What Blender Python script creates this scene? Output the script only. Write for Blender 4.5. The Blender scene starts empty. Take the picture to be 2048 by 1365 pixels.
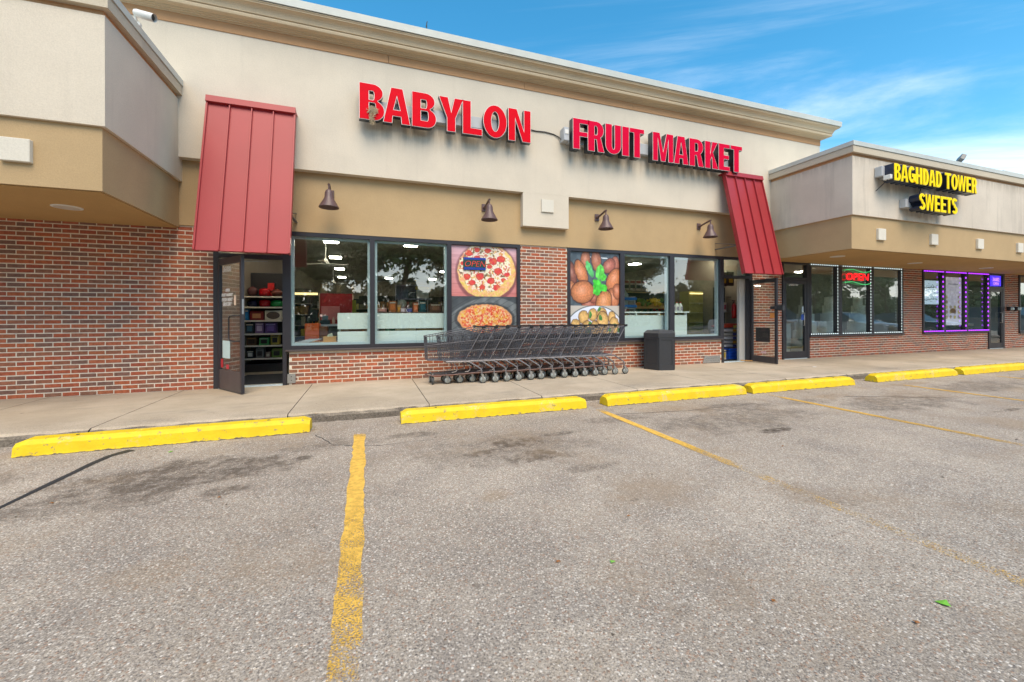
import bpy, math, random
import numpy as np
from math import sin, cos, pi, radians, sqrt, atan2
from mathutils import Vector, Matrix

random.seed(7)
RS = np.random.RandomState(5)
sc = bpy.context.scene
COL = sc.collection

# ------------------------------------------------------------------ camera
cam_d = bpy.data.cameras.new('camera')
cam = bpy.data.objects.new('camera', cam_d); COL.objects.link(cam)
TH, ROLL = 0.3354, -0.0021
fw = Vector((sin(TH), cos(TH), 0)); rt = Vector((cos(TH), -sin(TH), 0)); up = Vector((0, 0, 1))
r2 = rt*cos(ROLL)+up*sin(ROLL); u2 = -rt*sin(ROLL)+up*cos(ROLL)
m = Matrix.Identity(4)
for i in range(3):
    m[i][0] = r2[i]; m[i][1] = u2[i]; m[i][2] = -fw[i]
m[0][3], m[1][3], m[2][3] = 0.0, -7.9885, 1.1961
cam.matrix_world = m
cam_d.sensor_width = 36; cam_d.lens = 822.6/2048*36
cam_d.shift_y = -51.5/2048
cam_d.clip_start = 0.05; cam_d.clip_end = 2000
sc.camera = cam

# ------------------------------------------------------------------ world, sun, exposure
SUN_EL, SUN_AZ = 53, 181          # azimuth the light comes from, degrees clockwise from +Y
wd = bpy.data.worlds.new('World'); sc.world = wd; wd.use_nodes = True
nt = wd.node_tree; nt.nodes.clear()
def wn(t, **k):
    n = nt.nodes.new(t)
    for a, b in k.items(): setattr(n, a, b)
    return n
out = wn('ShaderNodeOutputWorld'); bg = wn('ShaderNodeBackground')
sky = wn('ShaderNodeTexSky', sky_type='NISHITA', sun_disc=False)
sky.sun_elevation = radians(SUN_EL); sky.sun_rotation = radians(SUN_AZ)
sky.altitude = 200; sky.air_density = 1.0; sky.dust_density = 0.6; sky.ozone_density = 2.5
hs = wn('ShaderNodeHueSaturation'); hs.inputs['Saturation'].default_value = 1.36; hs.inputs['Value'].default_value = 0.95
hs.inputs['Hue'].default_value = 0.484
nt.links.new(sky.outputs[0], hs.inputs['Color'])
tc = wn('ShaderNodeTexCoord'); sep = wn('ShaderNodeSeparateXYZ')
nt.links.new(tc.outputs['Generated'], sep.inputs[0])
def mth(op, a, b=None, clamp=False):
    n = wn('ShaderNodeMath', operation=op); n.use_clamp = clamp
    for i, x in enumerate((a, b)):
        if x is None: continue
        if isinstance(x, (int, float)): n.inputs[i].default_value = x
        else: nt.links.new(x, n.inputs[i])
    return n.outputs[0]
zz = mth('MAXIMUM', sep.outputs[2], 0.03)
den = mth('ADD', zz, 0.12)
cx = mth('DIVIDE', sep.outputs[0], den); cy = mth('DIVIDE', sep.outputs[1], den)
cmb = wn('ShaderNodeCombineXYZ')
nt.links.new(mth('ADD', mth('MULTIPLY', cx, 0.55), mth('MULTIPLY', cy, 0.9)), cmb.inputs[0])
nt.links.new(mth('ADD', mth('MULTIPLY', cx, -0.25), mth('MULTIPLY', cy, 0.16)), cmb.inputs[1])
nz = wn('ShaderNodeTexNoise'); nz.inputs['Scale'].default_value = 1.3; nz.inputs['Detail'].default_value = 9
nz.inputs['Roughness'].default_value = 0.62; nz.inputs['Distortion'].default_value = 0.6
cmb2 = wn('ShaderNodeVectorMath', operation='ADD'); cmb2.inputs[1].default_value = (3.7, 1.9, 0)
nt.links.new(cmb.outputs[0], cmb2.inputs[0]); nt.links.new(cmb2.outputs[0], nz.inputs['Vector'])
# cirrus gets denser towards the horizon
low = wn('ShaderNodeMapRange'); low.inputs[1].default_value = 0.0; low.inputs[2].default_value = 0.44
low.inputs[3].default_value = 0.56; low.inputs[4].default_value = -0.02
nt.links.new(sep.outputs[2], low.inputs[0])
cl = mth('ADD', nz.outputs[0], low.outputs[0])
mr = wn('ShaderNodeMapRange'); mr.interpolation_type = 'SMOOTHSTEP'
mr.inputs[1].default_value = 0.545; mr.inputs[2].default_value = 1.05; mr.inputs[3].default_value = 0; mr.inputs[4].default_value = 0.8
nt.links.new(cl, mr.inputs[0])
mix = wn('ShaderNodeMixRGB'); nt.links.new(mr.outputs[0], mix.inputs[0]); nt.links.new(hs.outputs[0], mix.inputs[1])
mix.inputs[2].default_value = (6.7, 6.8, 6.9, 1)
nt.links.new(mix.outputs[0], bg.inputs[0]); bg.inputs[1].default_value = 0.125
nt.links.new(bg.outputs[0], out.inputs[0])

sun_d = bpy.data.lights.new('sun', 'SUN'); sun = bpy.data.objects.new('sun', sun_d); COL.objects.link(sun)
sun_d.energy = 1.55; sun_d.angle = radians(44); sun_d.color = (1.0, 0.86, 0.68)
az = radians(SUN_AZ); el = radians(SUN_EL)
sdir = Vector((sin(az)*cos(el), cos(az)*cos(el), sin(el)))
sun.rotation_euler = sdir.to_track_quat('Z', 'Y').to_euler()
sun.location = (0, -20, 30)
sc.view_settings.view_transform = 'Standard'; sc.view_settings.look = 'None'
sc.view_settings.exposure = 1.30; sc.view_settings.gamma = 1.0
sc.view_settings.use_curve_mapping = False
sc.view_settings.use_white_balance = True; sc.view_settings.white_balance_temperature = 7100; sc.view_settings.white_balance_tint = 10
sc.cycles.max_bounces = 8; sc.cycles.transparent_max_bounces = 24
sc.cycles.use_denoising = True

# ------------------------------------------------------------------ helpers
def S(r, g, b):
    f = lambda c: (c/255/12.92) if c/255 <= 0.04045 else ((c/255+0.055)/1.055)**2.4
    return (f(r), f(g), f(b))

class NT:
    def __init__(s, name):
        s.m = bpy.data.materials.new(name); s.m.use_nodes = True
        s.t = s.m.node_tree; s.n = s.t.nodes; s.b = s.n['Principled BSDF']; s.o = s.n['Material Output']
    def N(s, t, ins=None, **k):
        n = s.n.new(t)
        for a, b in k.items(): setattr(n, a, b)
        for a, b in (ins or {}).items(): s.I(n, a, b)
        return n
    def I(s, n, a, b):
        sk = n.inputs[a]
        if isinstance(b, bpy.types.NodeSocket): s.t.links.new(b, sk)
        elif isinstance(b, (tuple, list)):
            sk.default_value = (tuple(b)+(1,))[:4] if sk.type == 'RGBA' else tuple(b)
        else: sk.default_value = b
    def pos(s): return s.N('ShaderNodeNewGeometry').outputs['Position']
    def map(s, v, scale=(1, 1, 1), loc=(0, 0, 0), rot=(0, 0, 0)):
        return s.N('ShaderNodeMapping', {'Vector': v, 'Scale': scale, 'Location': loc, 'Rotation': rot}).outputs[0]
    def noise(s, v, scale, detail=4, rough=0.55, dist=0):
        return s.N('ShaderNodeTexNoise', {'Vector': v, 'Scale': scale, 'Detail': detail, 'Roughness': rough, 'Distortion': dist}).outputs[0]
    def vor(s, v, scale, feature='F1', out='Color', rand=1.0):
        return s.N('ShaderNodeTexVoronoi', {'Vector': v, 'Scale': scale, 'Randomness': rand}, feature=feature).outputs[out]
    def mr(s, v, a, b, c=0.0, d=1.0, smooth=True):
        n = s.N('ShaderNodeMapRange', {0: v, 1: a, 2: b, 3: c, 4: d})
        if smooth: n.interpolation_type = 'SMOOTHSTEP'
        return n.outputs[0]
    def mix(s, f, a, b, mode='MIX'):
        n = s.N('ShaderNodeMixRGB', {0: f, 1: a, 2: b}, blend_type=mode); return n.outputs[0]
    def math(s, op, a, b=0.0, clamp=False):
        n = s.N('ShaderNodeMath', {0: a, 1: b}, operation=op); n.use_clamp = clamp; return n.outputs[0]
    def bump(s, h, strength, dist=0.01):
        n = s.N('ShaderNodeBump', {'Height': h, 'Strength': strength, 'Distance': dist})
        s.t.links.new(n.outputs[0], s.b.inputs['Normal'])
    def sep(s, v): return s.N('ShaderNodeSeparateXYZ', {0: v}).outputs

MC = {}
def M(name, col, rough=0.6, metal=0.0, nz=None, bump=None, emit=0.0, spec=0.5, ecol=None, coat=0):
    if name in MC: return MC[name]
    q = NT(name); b = q.b
    b.inputs['Roughness'].default_value = rough; b.inputs['Metallic'].default_value = metal
    b.inputs['Specular IOR Level'].default_value = spec
    if coat: b.inputs['Coat Weight'].default_value = coat; b.inputs['Coat Roughness'].default_value = 0.1
    p = q.pos()
    sc_, amt = nz or (9.0, 0.06)
    f = q.mr(q.noise(p, sc_, 5), 0.25, 0.75, 1-amt, 1+amt, False)
    c = q.mix(1.0, col, q.N('ShaderNodeCombineXYZ', {0: f, 1: f, 2: f}).outputs[0], 'MULTIPLY')
    q.I(b, 'Base Color', c)
    if bump: q.bump(q.noise(p, bump[0], 4), bump[1], 0.004)
    if emit:
        q.I(b, 'Emission Color', ecol or col); b.inputs['Emission Strength'].default_value = emit
    MC[name] = q.m
    return q.m

def mcol(rgb, rough=0.55, **k):
    return M('paint_%d_%d_%d_%d' % (*rgb, int(rough*100)), S(*rgb), rough, **k)

class MB:
    def __init__(s): s.v = []; s.f = []; s.mi = []; s.sm = []
    def add(s, vs, fs, mi=0, sm=False):
        n = len(s.v); s.v.extend([tuple(v) for v in vs])
        for f in fs: s.f.append(tuple(i+n for i in f)); s.mi.append(mi); s.sm.append(sm)
        return s
    def box(s, x0, x1, y0, y1, z0, z1, mi=0):
        v = [(x, y, z) for z in (z0, z1) for y in (y0, y1) for x in (x0, x1)]
        return s.add(v, [(0, 2, 3, 1), (4, 5, 7, 6), (0, 1, 5, 4), (2, 6, 7, 3), (0, 4, 6, 2), (1, 3, 7, 5)], mi)
    def cbox(s, x0, x1, y0, y1, z0, z1, c=0.01, mi=0):
        # box whose twelve edges are chamfered a little
        n = len(s.v); V = []; idx = {}
        for sx in (0, 1):
            for sy in (0, 1):
                for sz in (0, 1):
                    P = [(x0, x1)[sx], (y0, y1)[sy], (z0, z1)[sz]]; D = [1 if q == 0 else -1 for q in (sx, sy, sz)]
                    for a in range(3):
                        q = list(P)
                        for b in range(3):
                            if b != a: q[b] += D[b]*c
                        idx[(sx, sy, sz, a)] = len(V); V.append(q)
        F = []
        for a in range(3):
            for sd in (0, 1):
                o = [b for b in range(3) if b != a]; r = []
                for (p, q) in ((0, 0), (1, 0), (1, 1), (0, 1)):
                    k = [0, 0, 0]; k[a] = sd; k[o[0]] = p; k[o[1]] = q; r.append(idx[(*k, a)])
                if (sd == 1) != (a == 1): pass
                else: r = r[::-1]
                F.append(tuple(r))
        for a in range(3):  # edges along a
            o = [b for b in range(3) if b != a]
            for p in (0, 1):
                for q in (0, 1):
                    k0 = [0, 0, 0]; k0[o[0]] = p; k0[o[1]] = q; k1 = list(k0); k1[a] = 1
                    F.append((idx[(*k0, o[0])], idx[(*k0, o[1])], idx[(*k1, o[1])], idx[(*k1, o[0])]))
        for sx in (0, 1):
            for sy in (0, 1):
                for sz in (0, 1): F.append(tuple(idx[(sx, sy, sz, a)] for a in range(3)))
        return s.add(V, F, mi)
    def quad(s, a, b, c, d, mi=0): return s.add([a, b, c, d], [(0, 1, 2, 3)], mi)
    def cyl(s, p0, p1, r0, r1=None, n=8, mi=0, cap=True, sm=True):
        r1 = r0 if r1 is None else r1
        p0 = Vector(p0); p1 = Vector(p1); d = (p1-p0).normalized()
        a = Vector((0, 0, 1)) if abs(d.z) < 0.9 else Vector((1, 0, 0))
        u = d.cross(a).normalized(); w = d.cross(u)
        v = []
        for p, r in ((p0, r0), (p1, r1)):
            for i in range(n):
                t = 2*pi*i/n; v.append(p+u*cos(t)*r+w*sin(t)*r)
        s.add(v, [(i, (i+1) % n, n+(i+1) % n, n+i) for i in range(n)], mi, sm)
        if cap:
            s.add(v[:n], [tuple(range(n))[::-1]], mi); s.add(v[n:], [tuple(range(n))], mi)
        return s
    def tube(s, pts, r, n=6, mi=0):
        pts = [Vector(p) for p in pts]; rs = r if isinstance(r, (list, tuple)) else [r]*len(pts)
        v = []; u = None
        for i, p in enumerate(pts):
            d = (pts[min(i+1, len(pts)-1)]-pts[max(i-1, 0)]).normalized()
            if u is None:
                a = Vector((0, 0, 1)) if abs(d.z) < 0.9 else Vector((1, 0, 0)); u = d.cross(a).normalized()
            else: u = (u-d*u.dot(d)).normalized()
            w = d.cross(u)
            for k in range(n):
                t = 2*pi*k/n; v.append(p+(u*cos(t)+w*sin(t))*rs[i])
        f = []
        for i in range(len(pts)-1):
            for k in range(n): f.append((i*n+k, i*n+(k+1) % n, (i+1)*n+(k+1) % n, (i+1)*n+k))
        s.add(v, f, mi, n > 4)
        s.add(v[:n], [tuple(range(n))], mi); s.add(v[-n:], [tuple(range(n))], mi)
        return s
    def lathe(s, prof, c, n=16, mi=0, axis='z', sm=True):
        v = []
        for r, z in prof:
            for i in range(n):
                t = 2*pi*i/n
                if axis == 'z': v.append((c[0]+r*cos(t), c[1]+r*sin(t), c[2]+z))
                else: v.append((c[0]+r*cos(t), c[1]+z, c[2]+r*sin(t)))
        f = []
        for j in range(len(prof)-1):
            for i in range(n): f.append((j*n+i, j*n+(i+1) % n, (j+1)*n+(i+1) % n, (j+1)*n+i))
        return s.add(v, f, mi, sm)
    def prism(s, poly, y0, y1, mi=0):       # polygon in XZ swept along Y
        n = len(poly); v = [(x, y0, z) for x, z in poly]+[(x, y1, z) for x, z in poly]
        s.add(v, [tuple(range(n)), tuple(range(2*n-1, n-1, -1))], mi)
        return s.add(v, [(i, (i+1) % n, n+(i+1) % n, n+i) for i in range(n)], mi)
    def sweepx(s, prof, xs, mi=0, cap=True):  # profile in (y,z) swept along X
        n = len(prof); v = []
        for x in xs: v += [(x, y, z) for y, z in prof]
        f = [(j*n+i, j*n+(i+1) % n, (j+1)*n+(i+1) % n, (j+1)*n+i) for j in range(len(xs)-1) for i in range(n)]
        s.add(v, f, mi)
        if cap: s.add(v[:n], [tuple(range(n))], mi); s.add(v[-n:], [tuple(range(n))], mi)
        return s
    def mesh(s, name, mats):
        me = bpy.data.meshes.new(name); me.from_pydata(s.v, [], s.f)
        for mt in (mats if isinstance(mats, (list, tuple)) else [mats]): me.materials.append(mt)
        me.polygons.foreach_set('material_index', s.mi); me.polygons.foreach_set('use_smooth', s.sm)
        import bmesh
        bm = bmesh.new(); bm.from_mesh(me); bmesh.ops.recalc_face_normals(bm, faces=bm.faces); bm.to_mesh(me); bm.free()
        return me
    def build(s, name, mats, parent=None, local=False):
        return put(name, s.mesh(name, mats), parent, local)

def wloc(o):
    v = Vector((0, 0, 0))
    while o: v += o.location; o = o.parent
    return v
def put(name, me, parent=None, local=False, loc=None):
    o = bpy.data.objects.new(name, me); COL.objects.link(o)
    if parent:
        o.parent = parent
        o.location = Vector(loc or (0, 0, 0)) if local else Vector(loc or (0, 0, 0))-wloc(parent)
    elif loc: o.location = loc
    return o
def tag(o, label, cat, group=None):
    o['label'] = label; o['category'] = cat
    if group: o['group'] = group
    return o
def thing(name, label, cat, loc=(0, 0, 0), rz=0, group=None):
    o = bpy.data.objects.new(name, None); COL.objects.link(o); o.location = loc; o.rotation_euler = (0, 0, rz)
    o.empty_display_size = 0.2
    return tag(o, label, cat, group)
def struct(o): o['kind'] = 'structure'; return o
KIDS = {}
def copy_tree(src, parent=None):
    c = src.copy(); COL.objects.link(c)
    if parent: c.parent = parent
    for k in list(src.children): copy_tree(k, c)
    return c

# ------------------------------------------------------------------ materials
def stucco(name, col, stain=0.10, streak=0.0, grime=()):
    q = NT(name); p = q.pos()
    big = q.noise(p, 0.9, 5, 0.6); fine = q.noise(p, 70, 3, 0.7)
    st = q.noise(q.map(p, (5.5, 5.5, 0.35)), 1.0, 5, 0.6)
    f = q.mr(big, 0.3, 0.7, 1-stain, 1+stain*0.5)
    f = q.math('MULTIPLY', f, q.mr(fine, 0.3, 0.7, 0.94, 1.05))
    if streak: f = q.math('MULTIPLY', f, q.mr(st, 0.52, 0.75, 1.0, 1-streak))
    cc = q.mix(1.0, col, q.N('ShaderNodeCombineXYZ', {0: f, 1: f, 2: f}).outputs[0], 'MULTIPLY')
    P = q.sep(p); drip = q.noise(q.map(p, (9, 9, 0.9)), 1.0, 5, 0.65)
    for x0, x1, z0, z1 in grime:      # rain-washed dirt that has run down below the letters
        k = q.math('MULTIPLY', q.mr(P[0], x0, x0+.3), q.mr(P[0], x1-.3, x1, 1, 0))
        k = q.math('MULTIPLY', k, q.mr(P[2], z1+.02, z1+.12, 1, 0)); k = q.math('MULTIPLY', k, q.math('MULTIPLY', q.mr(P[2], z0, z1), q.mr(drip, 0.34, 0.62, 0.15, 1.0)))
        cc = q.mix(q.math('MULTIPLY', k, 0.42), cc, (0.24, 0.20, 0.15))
    q.I(q.b, 'Base Color', cc)
    q.b.inputs['Roughness'].default_value = 0.92; q.b.inputs['Specular IOR Level'].default_value = 0.2
    q.bump(q.math('ADD', q.noise(p, 110, 3, 0.7), q.mr(q.noise(p, 28, 2), 0, 1, 0, 0.8, False)), 0.35, 0.006)
    return q.m
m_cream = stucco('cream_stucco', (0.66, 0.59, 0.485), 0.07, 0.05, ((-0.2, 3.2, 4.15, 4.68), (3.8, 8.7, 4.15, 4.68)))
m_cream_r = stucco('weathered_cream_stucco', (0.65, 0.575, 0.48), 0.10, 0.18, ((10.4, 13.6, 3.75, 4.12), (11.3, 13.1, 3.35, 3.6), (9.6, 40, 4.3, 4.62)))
m_tan = stucco('tan_stucco', (0.49, 0.35, 0.195), 0.08)
m_brown = stucco('brown_trim', (0.50, 0.285, 0.15), 0.06)
m_soffit = stucco('tan_soffit', (0.46, 0.29, 0.125), 0.08)
m_coping = M('grey_metal_coping', (0.52, 0.54, 0.50), 0.45, 0.0, nz=(3, 0.08))
m_board = stucco('fascia_board', (0.56, 0.49, 0.38), 0.05)
m_cornice = stucco('cornice_moulding', (0.60, 0.48, 0.33), 0.08)
m_tile = stucco('raised_square', (0.70, 0.66, 0.57), 0.04)

def brick_mat(name, island):
    q = NT(name); p = q.pos()
    if island: rnd = q.N('ShaderNodeNewGeometry').outputs['Random Per Island']
    else: rnd = q.N('ShaderNodeObjectInfo').outputs['Random']
    cr = q.N('ShaderNodeValToRGB', {0: rnd}); e = cr.color_ramp; e.interpolation = 'CONSTANT'
    cols = [(0.33, 0.085, 0.045), (0.29, 0.075, 0.045), (0.36, 0.105, 0.055), (0.25, 0.095, 0.058), (0.31, 0.088, 0.050), (0.22, 0.098, 0.066),
            (0.35, 0.095, 0.045), (0.185, 0.090, 0.068), (0.28, 0.105, 0.064), (0.22, 0.10, 0.065), (0.32, 0.10, 0.05), (0.175, 0.090, 0.070)]
    cols = [(r_*1.22, g_*1.28, b_*1.28) for r_, g_, b_ in cols]
    e.elements[0].color = (*cols[0], 1); e.elements[1].position = 1/12; e.elements[1].color = (*cols[1], 1)
    for i in range(2, 12):
        el_ = e.elements.new(i/12); el_.color = (*cols[i], 1)
    f = q.mr(q.noise(p, 22, 5, 0.7), 0.25, 0.75, 0.72, 1.25)
    c = q.mix(1.0, cr.outputs[0], q.N('ShaderNodeCombineXYZ', {0: f, 1: f, 2: f}).outputs[0], 'MULTIPLY')
    c = q.mix(q.mr(q.noise(p, 45, 4, 0.7), 0.60, 0.74, 0, 0.35), c, (0.36, 0.29, 0.22))
    q.I(q.b, 'Base Color', c); q.b.inputs['Roughness'].default_value = 0.85; q.b.inputs['Specular IOR Level'].default_value = 0.25
    q.bump(q.noise(p, 90, 4, 0.7), 0.5, 0.006)
    return q.m
m_brick = brick_mat('red_brick', False); m_brick_i = brick_mat('red_brick_joined', True)
m_mortar = M('mortar', (0.72, 0.64, 0.53), 0.95, nz=(14, 0.16), bump=(120, 0.4), spec=0.1)
m_bronze = M('dark_bronze_frame', (0.030, 0.029, 0.036), 0.38, 0.0, nz=(5, 0.1))
m_bronze2 = M('bronze_sill', (0.075, 0.062, 0.062), 0.42, 0.0, nz=(6, 0.15))
m_alu = M('aluminium_stop', (0.50, 0.60, 0.64), 0.4, 0.0)
m_black = M('black_plastic', (0.015, 0.015, 0.017), 0.45)
m_dgrey = M('dark_grey_plastic', (0.035, 0.037, 0.042), 0.5, bump=(160, 0.25), nz=(40, 0.12))
m_lamp = M('brown_lamp_metal', (0.12, 0.070, 0.066), 0.4, 0.0, nz=(10, 0.1))
m_white = M('white_laminate', (0.80, 0.86, 0.84), 0.4, nz=(3, 0.03))
m_whitep = M('white_paint', (0.75, 0.74, 0.70), 0.6)
m_steel = M('galvanised_steel', (0.42, 0.43, 0.43), 0.35, 0.7, nz=(30, 0.15))

def glass_mat(name, tint, refl=0.13):
    q = NT(name)
    tr = q.N('ShaderNodeBsdfTransparent', {0: tint}); gl = q.N('ShaderNodeBsdfGlossy', {0: (0.92, 0.97, 1.0), 1: 0.012})
    bf = q.N('ShaderNodeNewGeometry').outputs['Backfacing']
    fr = q.N('ShaderNodeFresnel', {0: q.mr(bf, 0, 1, 1.5, 1/1.5, False)})
    f = q.math('ADD', q.math('MULTIPLY', fr.outputs[0], 1.1), refl, True)
    mx = q.N('ShaderNodeMixShader', {0: f, 1: tr.outputs[0], 2: gl.outputs[0]})
    q.t.links.new(mx.outputs[0], q.o.inputs[0])
    bn = q.N('ShaderNodeBump', {'Height': q.noise(q.map(q.pos(), (1, 1, 1)), 1.1, 2), 'Strength': 0.05, 'Distance': 0.05})
    q.t.links.new(bn.outputs[0], gl.inputs['Normal'])
    return q.m
m_glass = glass_mat('window_glass', (0.88, 0.96, 0.94), 0.17)
m_glass_r = glass_mat('reflective_window_glass', (0.84, 0.94, 0.92), 0.22)
m_glass_d = glass_mat('door_glass', (0.88, 0.92, 0.90), 0.10)

def asphalt():
    q = NT('worn_asphalt'); p = q.pos(); b = q.b
    base = q.mix(q.mr(q.noise(p, 0.45, 6, 0.6), 0.35, 0.65), (0.34, 0.285, 0.23), (0.455, 0.385, 0.31))
    base = q.mix(q.mr(q.noise(q.map(p, loc=(7, 3, 0)), 1.7, 6, 0.65), 0.42, 0.7, 0, 0.6), base, (0.25, 0.215, 0.185))
    # stones of the aggregate
    v1 = q.N('ShaderNodeTexVoronoi', {'Vector': q.map(p, (1, 1, 0.2)), 'Scale': 82}); c1 = v1.outputs['Color']; d1 = v1.outputs['Distance']
    s1 = q.sep(c1)
    stone = q.mix(q.mr(s1[0], 0.0, 1.0, 0, 1, False), (0.16, 0.14, 0.125), (0.72, 0.63, 0.53))
    stone = q.mix(q.mr(s1[1], 0.88, 0.9), stone, (0.84, 0.77, 0.68))
    stone = q.mix(q.mr(s1[2], 0.88, 0.9), stone, (0.36, 0.22, 0.15))
    base = q.mix(q.math('MULTIPLY', q.mr(d1, 0.62, 0.35), 0.62), base, stone)
    v2 = q.N('ShaderNodeTexVoronoi', {'Vector': p, 'Scale': 190}); s2 = q.sep(v2.outputs['Color'])
    g = q.mr(s2[0], 0, 1, 0.65, 1.4, False)
    base = q.mix(0.8, base, q.mix(1.0, base, q.N('ShaderNodeCombineXYZ', {0: g, 1: g, 2: g}).outputs[0], 'MULTIPLY'))
    pit = q.mr(q.noise(p, 130, 3, 0.7), 0.36, 0.44, 0.45, 1.0)
    base = q.mix(1.0, base, q.N('ShaderNodeCombineXYZ', {0: pit, 1: pit, 2: pit}).outputs[0], 'MULTIPLY')
    # oil and tyre stains of the bays: (x, y, rx, ry, strength, rusty)
    wob = q.noise(p, 3.2, 6, 0.7)
    wob2 = q.noise(p, 11, 5, 0.7)
    P3 = q.sep(p)
    st = [(-1.5, -3.85, .95, .42, .75, 0), (-1.9, -4.2, .7, .3, .55, 0), (-1.0, -4.35, .22, .13, .7, 0), (1.45, -4.0, .32, .18, .85, 0), (1.95, -3.85, .22, .1, .8, 0),
          (1.05, -4.2, .28, .14, .75, 0), (1.45, -4.42, .42, .16, .8, 0), (1.3, -4.1, 1.0, .5, .4, 0), (1.85, -4.85, .3, .1, .45, 0), (0.87, -5.1, .13, .11, .6, 1),
          (4.4, -4.05, 1.3, .5, .5, 0), (4.35, -4.55, .28, .10, .9, 0), (3.9, -3.25, .4, .22, .55, 1), (4.9, -3.5, .9, .25, .5, 0), (7.6, -4.1, 1.3, .45, .55, 0),
          (7.0, -3.4, .5, .2, .6, 1), (8.6, -3.8, 1.2, .4, .4, 1), (10.6, -3.7, 1.3, .4, .5, 0), (9.6, -3.1, .8, .12, .6, 1), (13.5, -3.6, 1.4, .4, .45, 0), (-0.4, -3.4, .5, .2, .4, 0), (-1.05, -5.4, .25, .2, .35, 1),
          (8.3, -4.9, .35, .05, .7, 0), (-0.55, -3.75, .09, .07, .8, 0), (-3.3, -3.6, .7, .35, .45, 0), (0.45, -3.35, .35, .12, .5, 0), (3.0, -3.5, .5, .15, .4, 0), (6.3, -3.6, .5, .2, .4, 0)]
    dark = None; rust = None
    for x, y, rx, ry, a, rs in st:
        dx = q.math('DIVIDE', q.math('SUBTRACT', P3[0], x), rx); dy = q.math('DIVIDE', q.math('SUBTRACT', P3[1], y), ry)
        d = q.math('ADD', q.math('MULTIPLY', dx, dx), q.math('MULTIPLY', dy, dy))
        d = q.math('ADD', d, q.math('MULTIPLY', q.math('SUBTRACT', wob, 0.5), 4.0))
        k = q.mr(d, 0.25, 1.15, a, 0)
        if rs: rust = k if rust is None else q.math('MAXIMUM', rust, k)
        else: dark = k if dark is None else q.math('MAXIMUM', dark, k)
    dark = q.math('MULTIPLY', dark, q.mr(wob2, 0.36, 0.60, 0.25, 1.0))
    base = q.mix(q.math('MULTIPLY', dark, 0.97), base, (0.060, 0.042, 0.030))
    base = q.mix(q.mr(q.noise(q.map(p, loc=(2, 9, 0)), 0.9, 6, 0.7), 0.5, 0.70, 0, 0.5), base, (0.31, 0.22, 0.14))
    base = q.mix(q.mr(q.noise(q.map(p, loc=(5, 1, 0)), 7.0, 4, 0.6), 0.66, 0.74, 0, 0.55), base, (0.13, 0.10, 0.075))
    base = q.mix(q.math('MULTIPLY', rust, 0.45), base, (0.30, 0.18, 0.075))
    q.I(b, 'Base Color', base); b.inputs['Roughness'].default_value = 0.9; b.inputs['Specular IOR Level'].default_value = 0.25
    h = q.math('ADD', q.math('MULTIPLY', q.mr(d1, 0.0, 0.6, 1, 0, False), 1.0), q.math('MULTIPLY', q.noise(p, 160, 3), 0.5))
    q.bump(h, 0.55, 0.006)
    return q.m
m_asphalt = asphalt()
def concrete():
    q = NT('sidewalk_concrete'); p = q.pos()
    c = q.mix(q.mr(q.noise(p, 0.7, 6, 0.65), 0.35, 0.68), (0.42, 0.345, 0.255), (0.55, 0.46, 0.35))
    c = q.mix(q.mr(q.noise(q.map(p, (0.5, 1.6, 1), (3, 8, 0)), 1.4, 6, 0.7), 0.5, 0.72, 0, 0.5), c, (0.235, 0.21, 0.18))
    P = q.sep(p)
    v = q.N('ShaderNodeTexVoronoi', {'Vector': p, 'Scale': 85}); s_ = q.sep(v.outputs['Color'])
    edge = q.mr(q.math('ADD', P[1], q.math('MULTIPLY', q.noise(p, 2.5, 4), 0.9)), -1.75, -1.35, 1, 0)
    stone = q.mix(s_[0], (0.16, 0.13, 0.11), (0.66, 0.58, 0.48))
    c = q.mix(q.math('MULTIPLY', q.math('ADD', 0.16, q.math('MULTIPLY', edge, 0.34)), q.mr(v.outputs['Distance'], 0.6, 0.3)), c, stone)
    # side of the slab: darker speckled aggregate
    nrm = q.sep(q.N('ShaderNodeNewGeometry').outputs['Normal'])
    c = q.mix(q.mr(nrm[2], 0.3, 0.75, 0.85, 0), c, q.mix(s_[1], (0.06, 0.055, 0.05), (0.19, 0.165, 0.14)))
    sp = q.mr(q.noise(p, 8, 3, 0.5), 0.73, 0.76, 0, 0.7)
    c = q.mix(sp, c, (0.06, 0.05, 0.045))
    q.I(q.b, 'Base Color', c); q.b.inputs['Roughness'].default_value = 0.92; q.b.inputs['Specular IOR Level'].default_value = 0.2
    q.bump(q.math('ADD', q.noise(p, 120, 3, 0.7), v.outputs['Distance']), 0.4, 0.004)
    return q.m
m_conc = concrete()
m_joint = M('joint_filler', (0.15, 0.10, 0.045), 0.95, nz=(30, 0.4))
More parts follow.
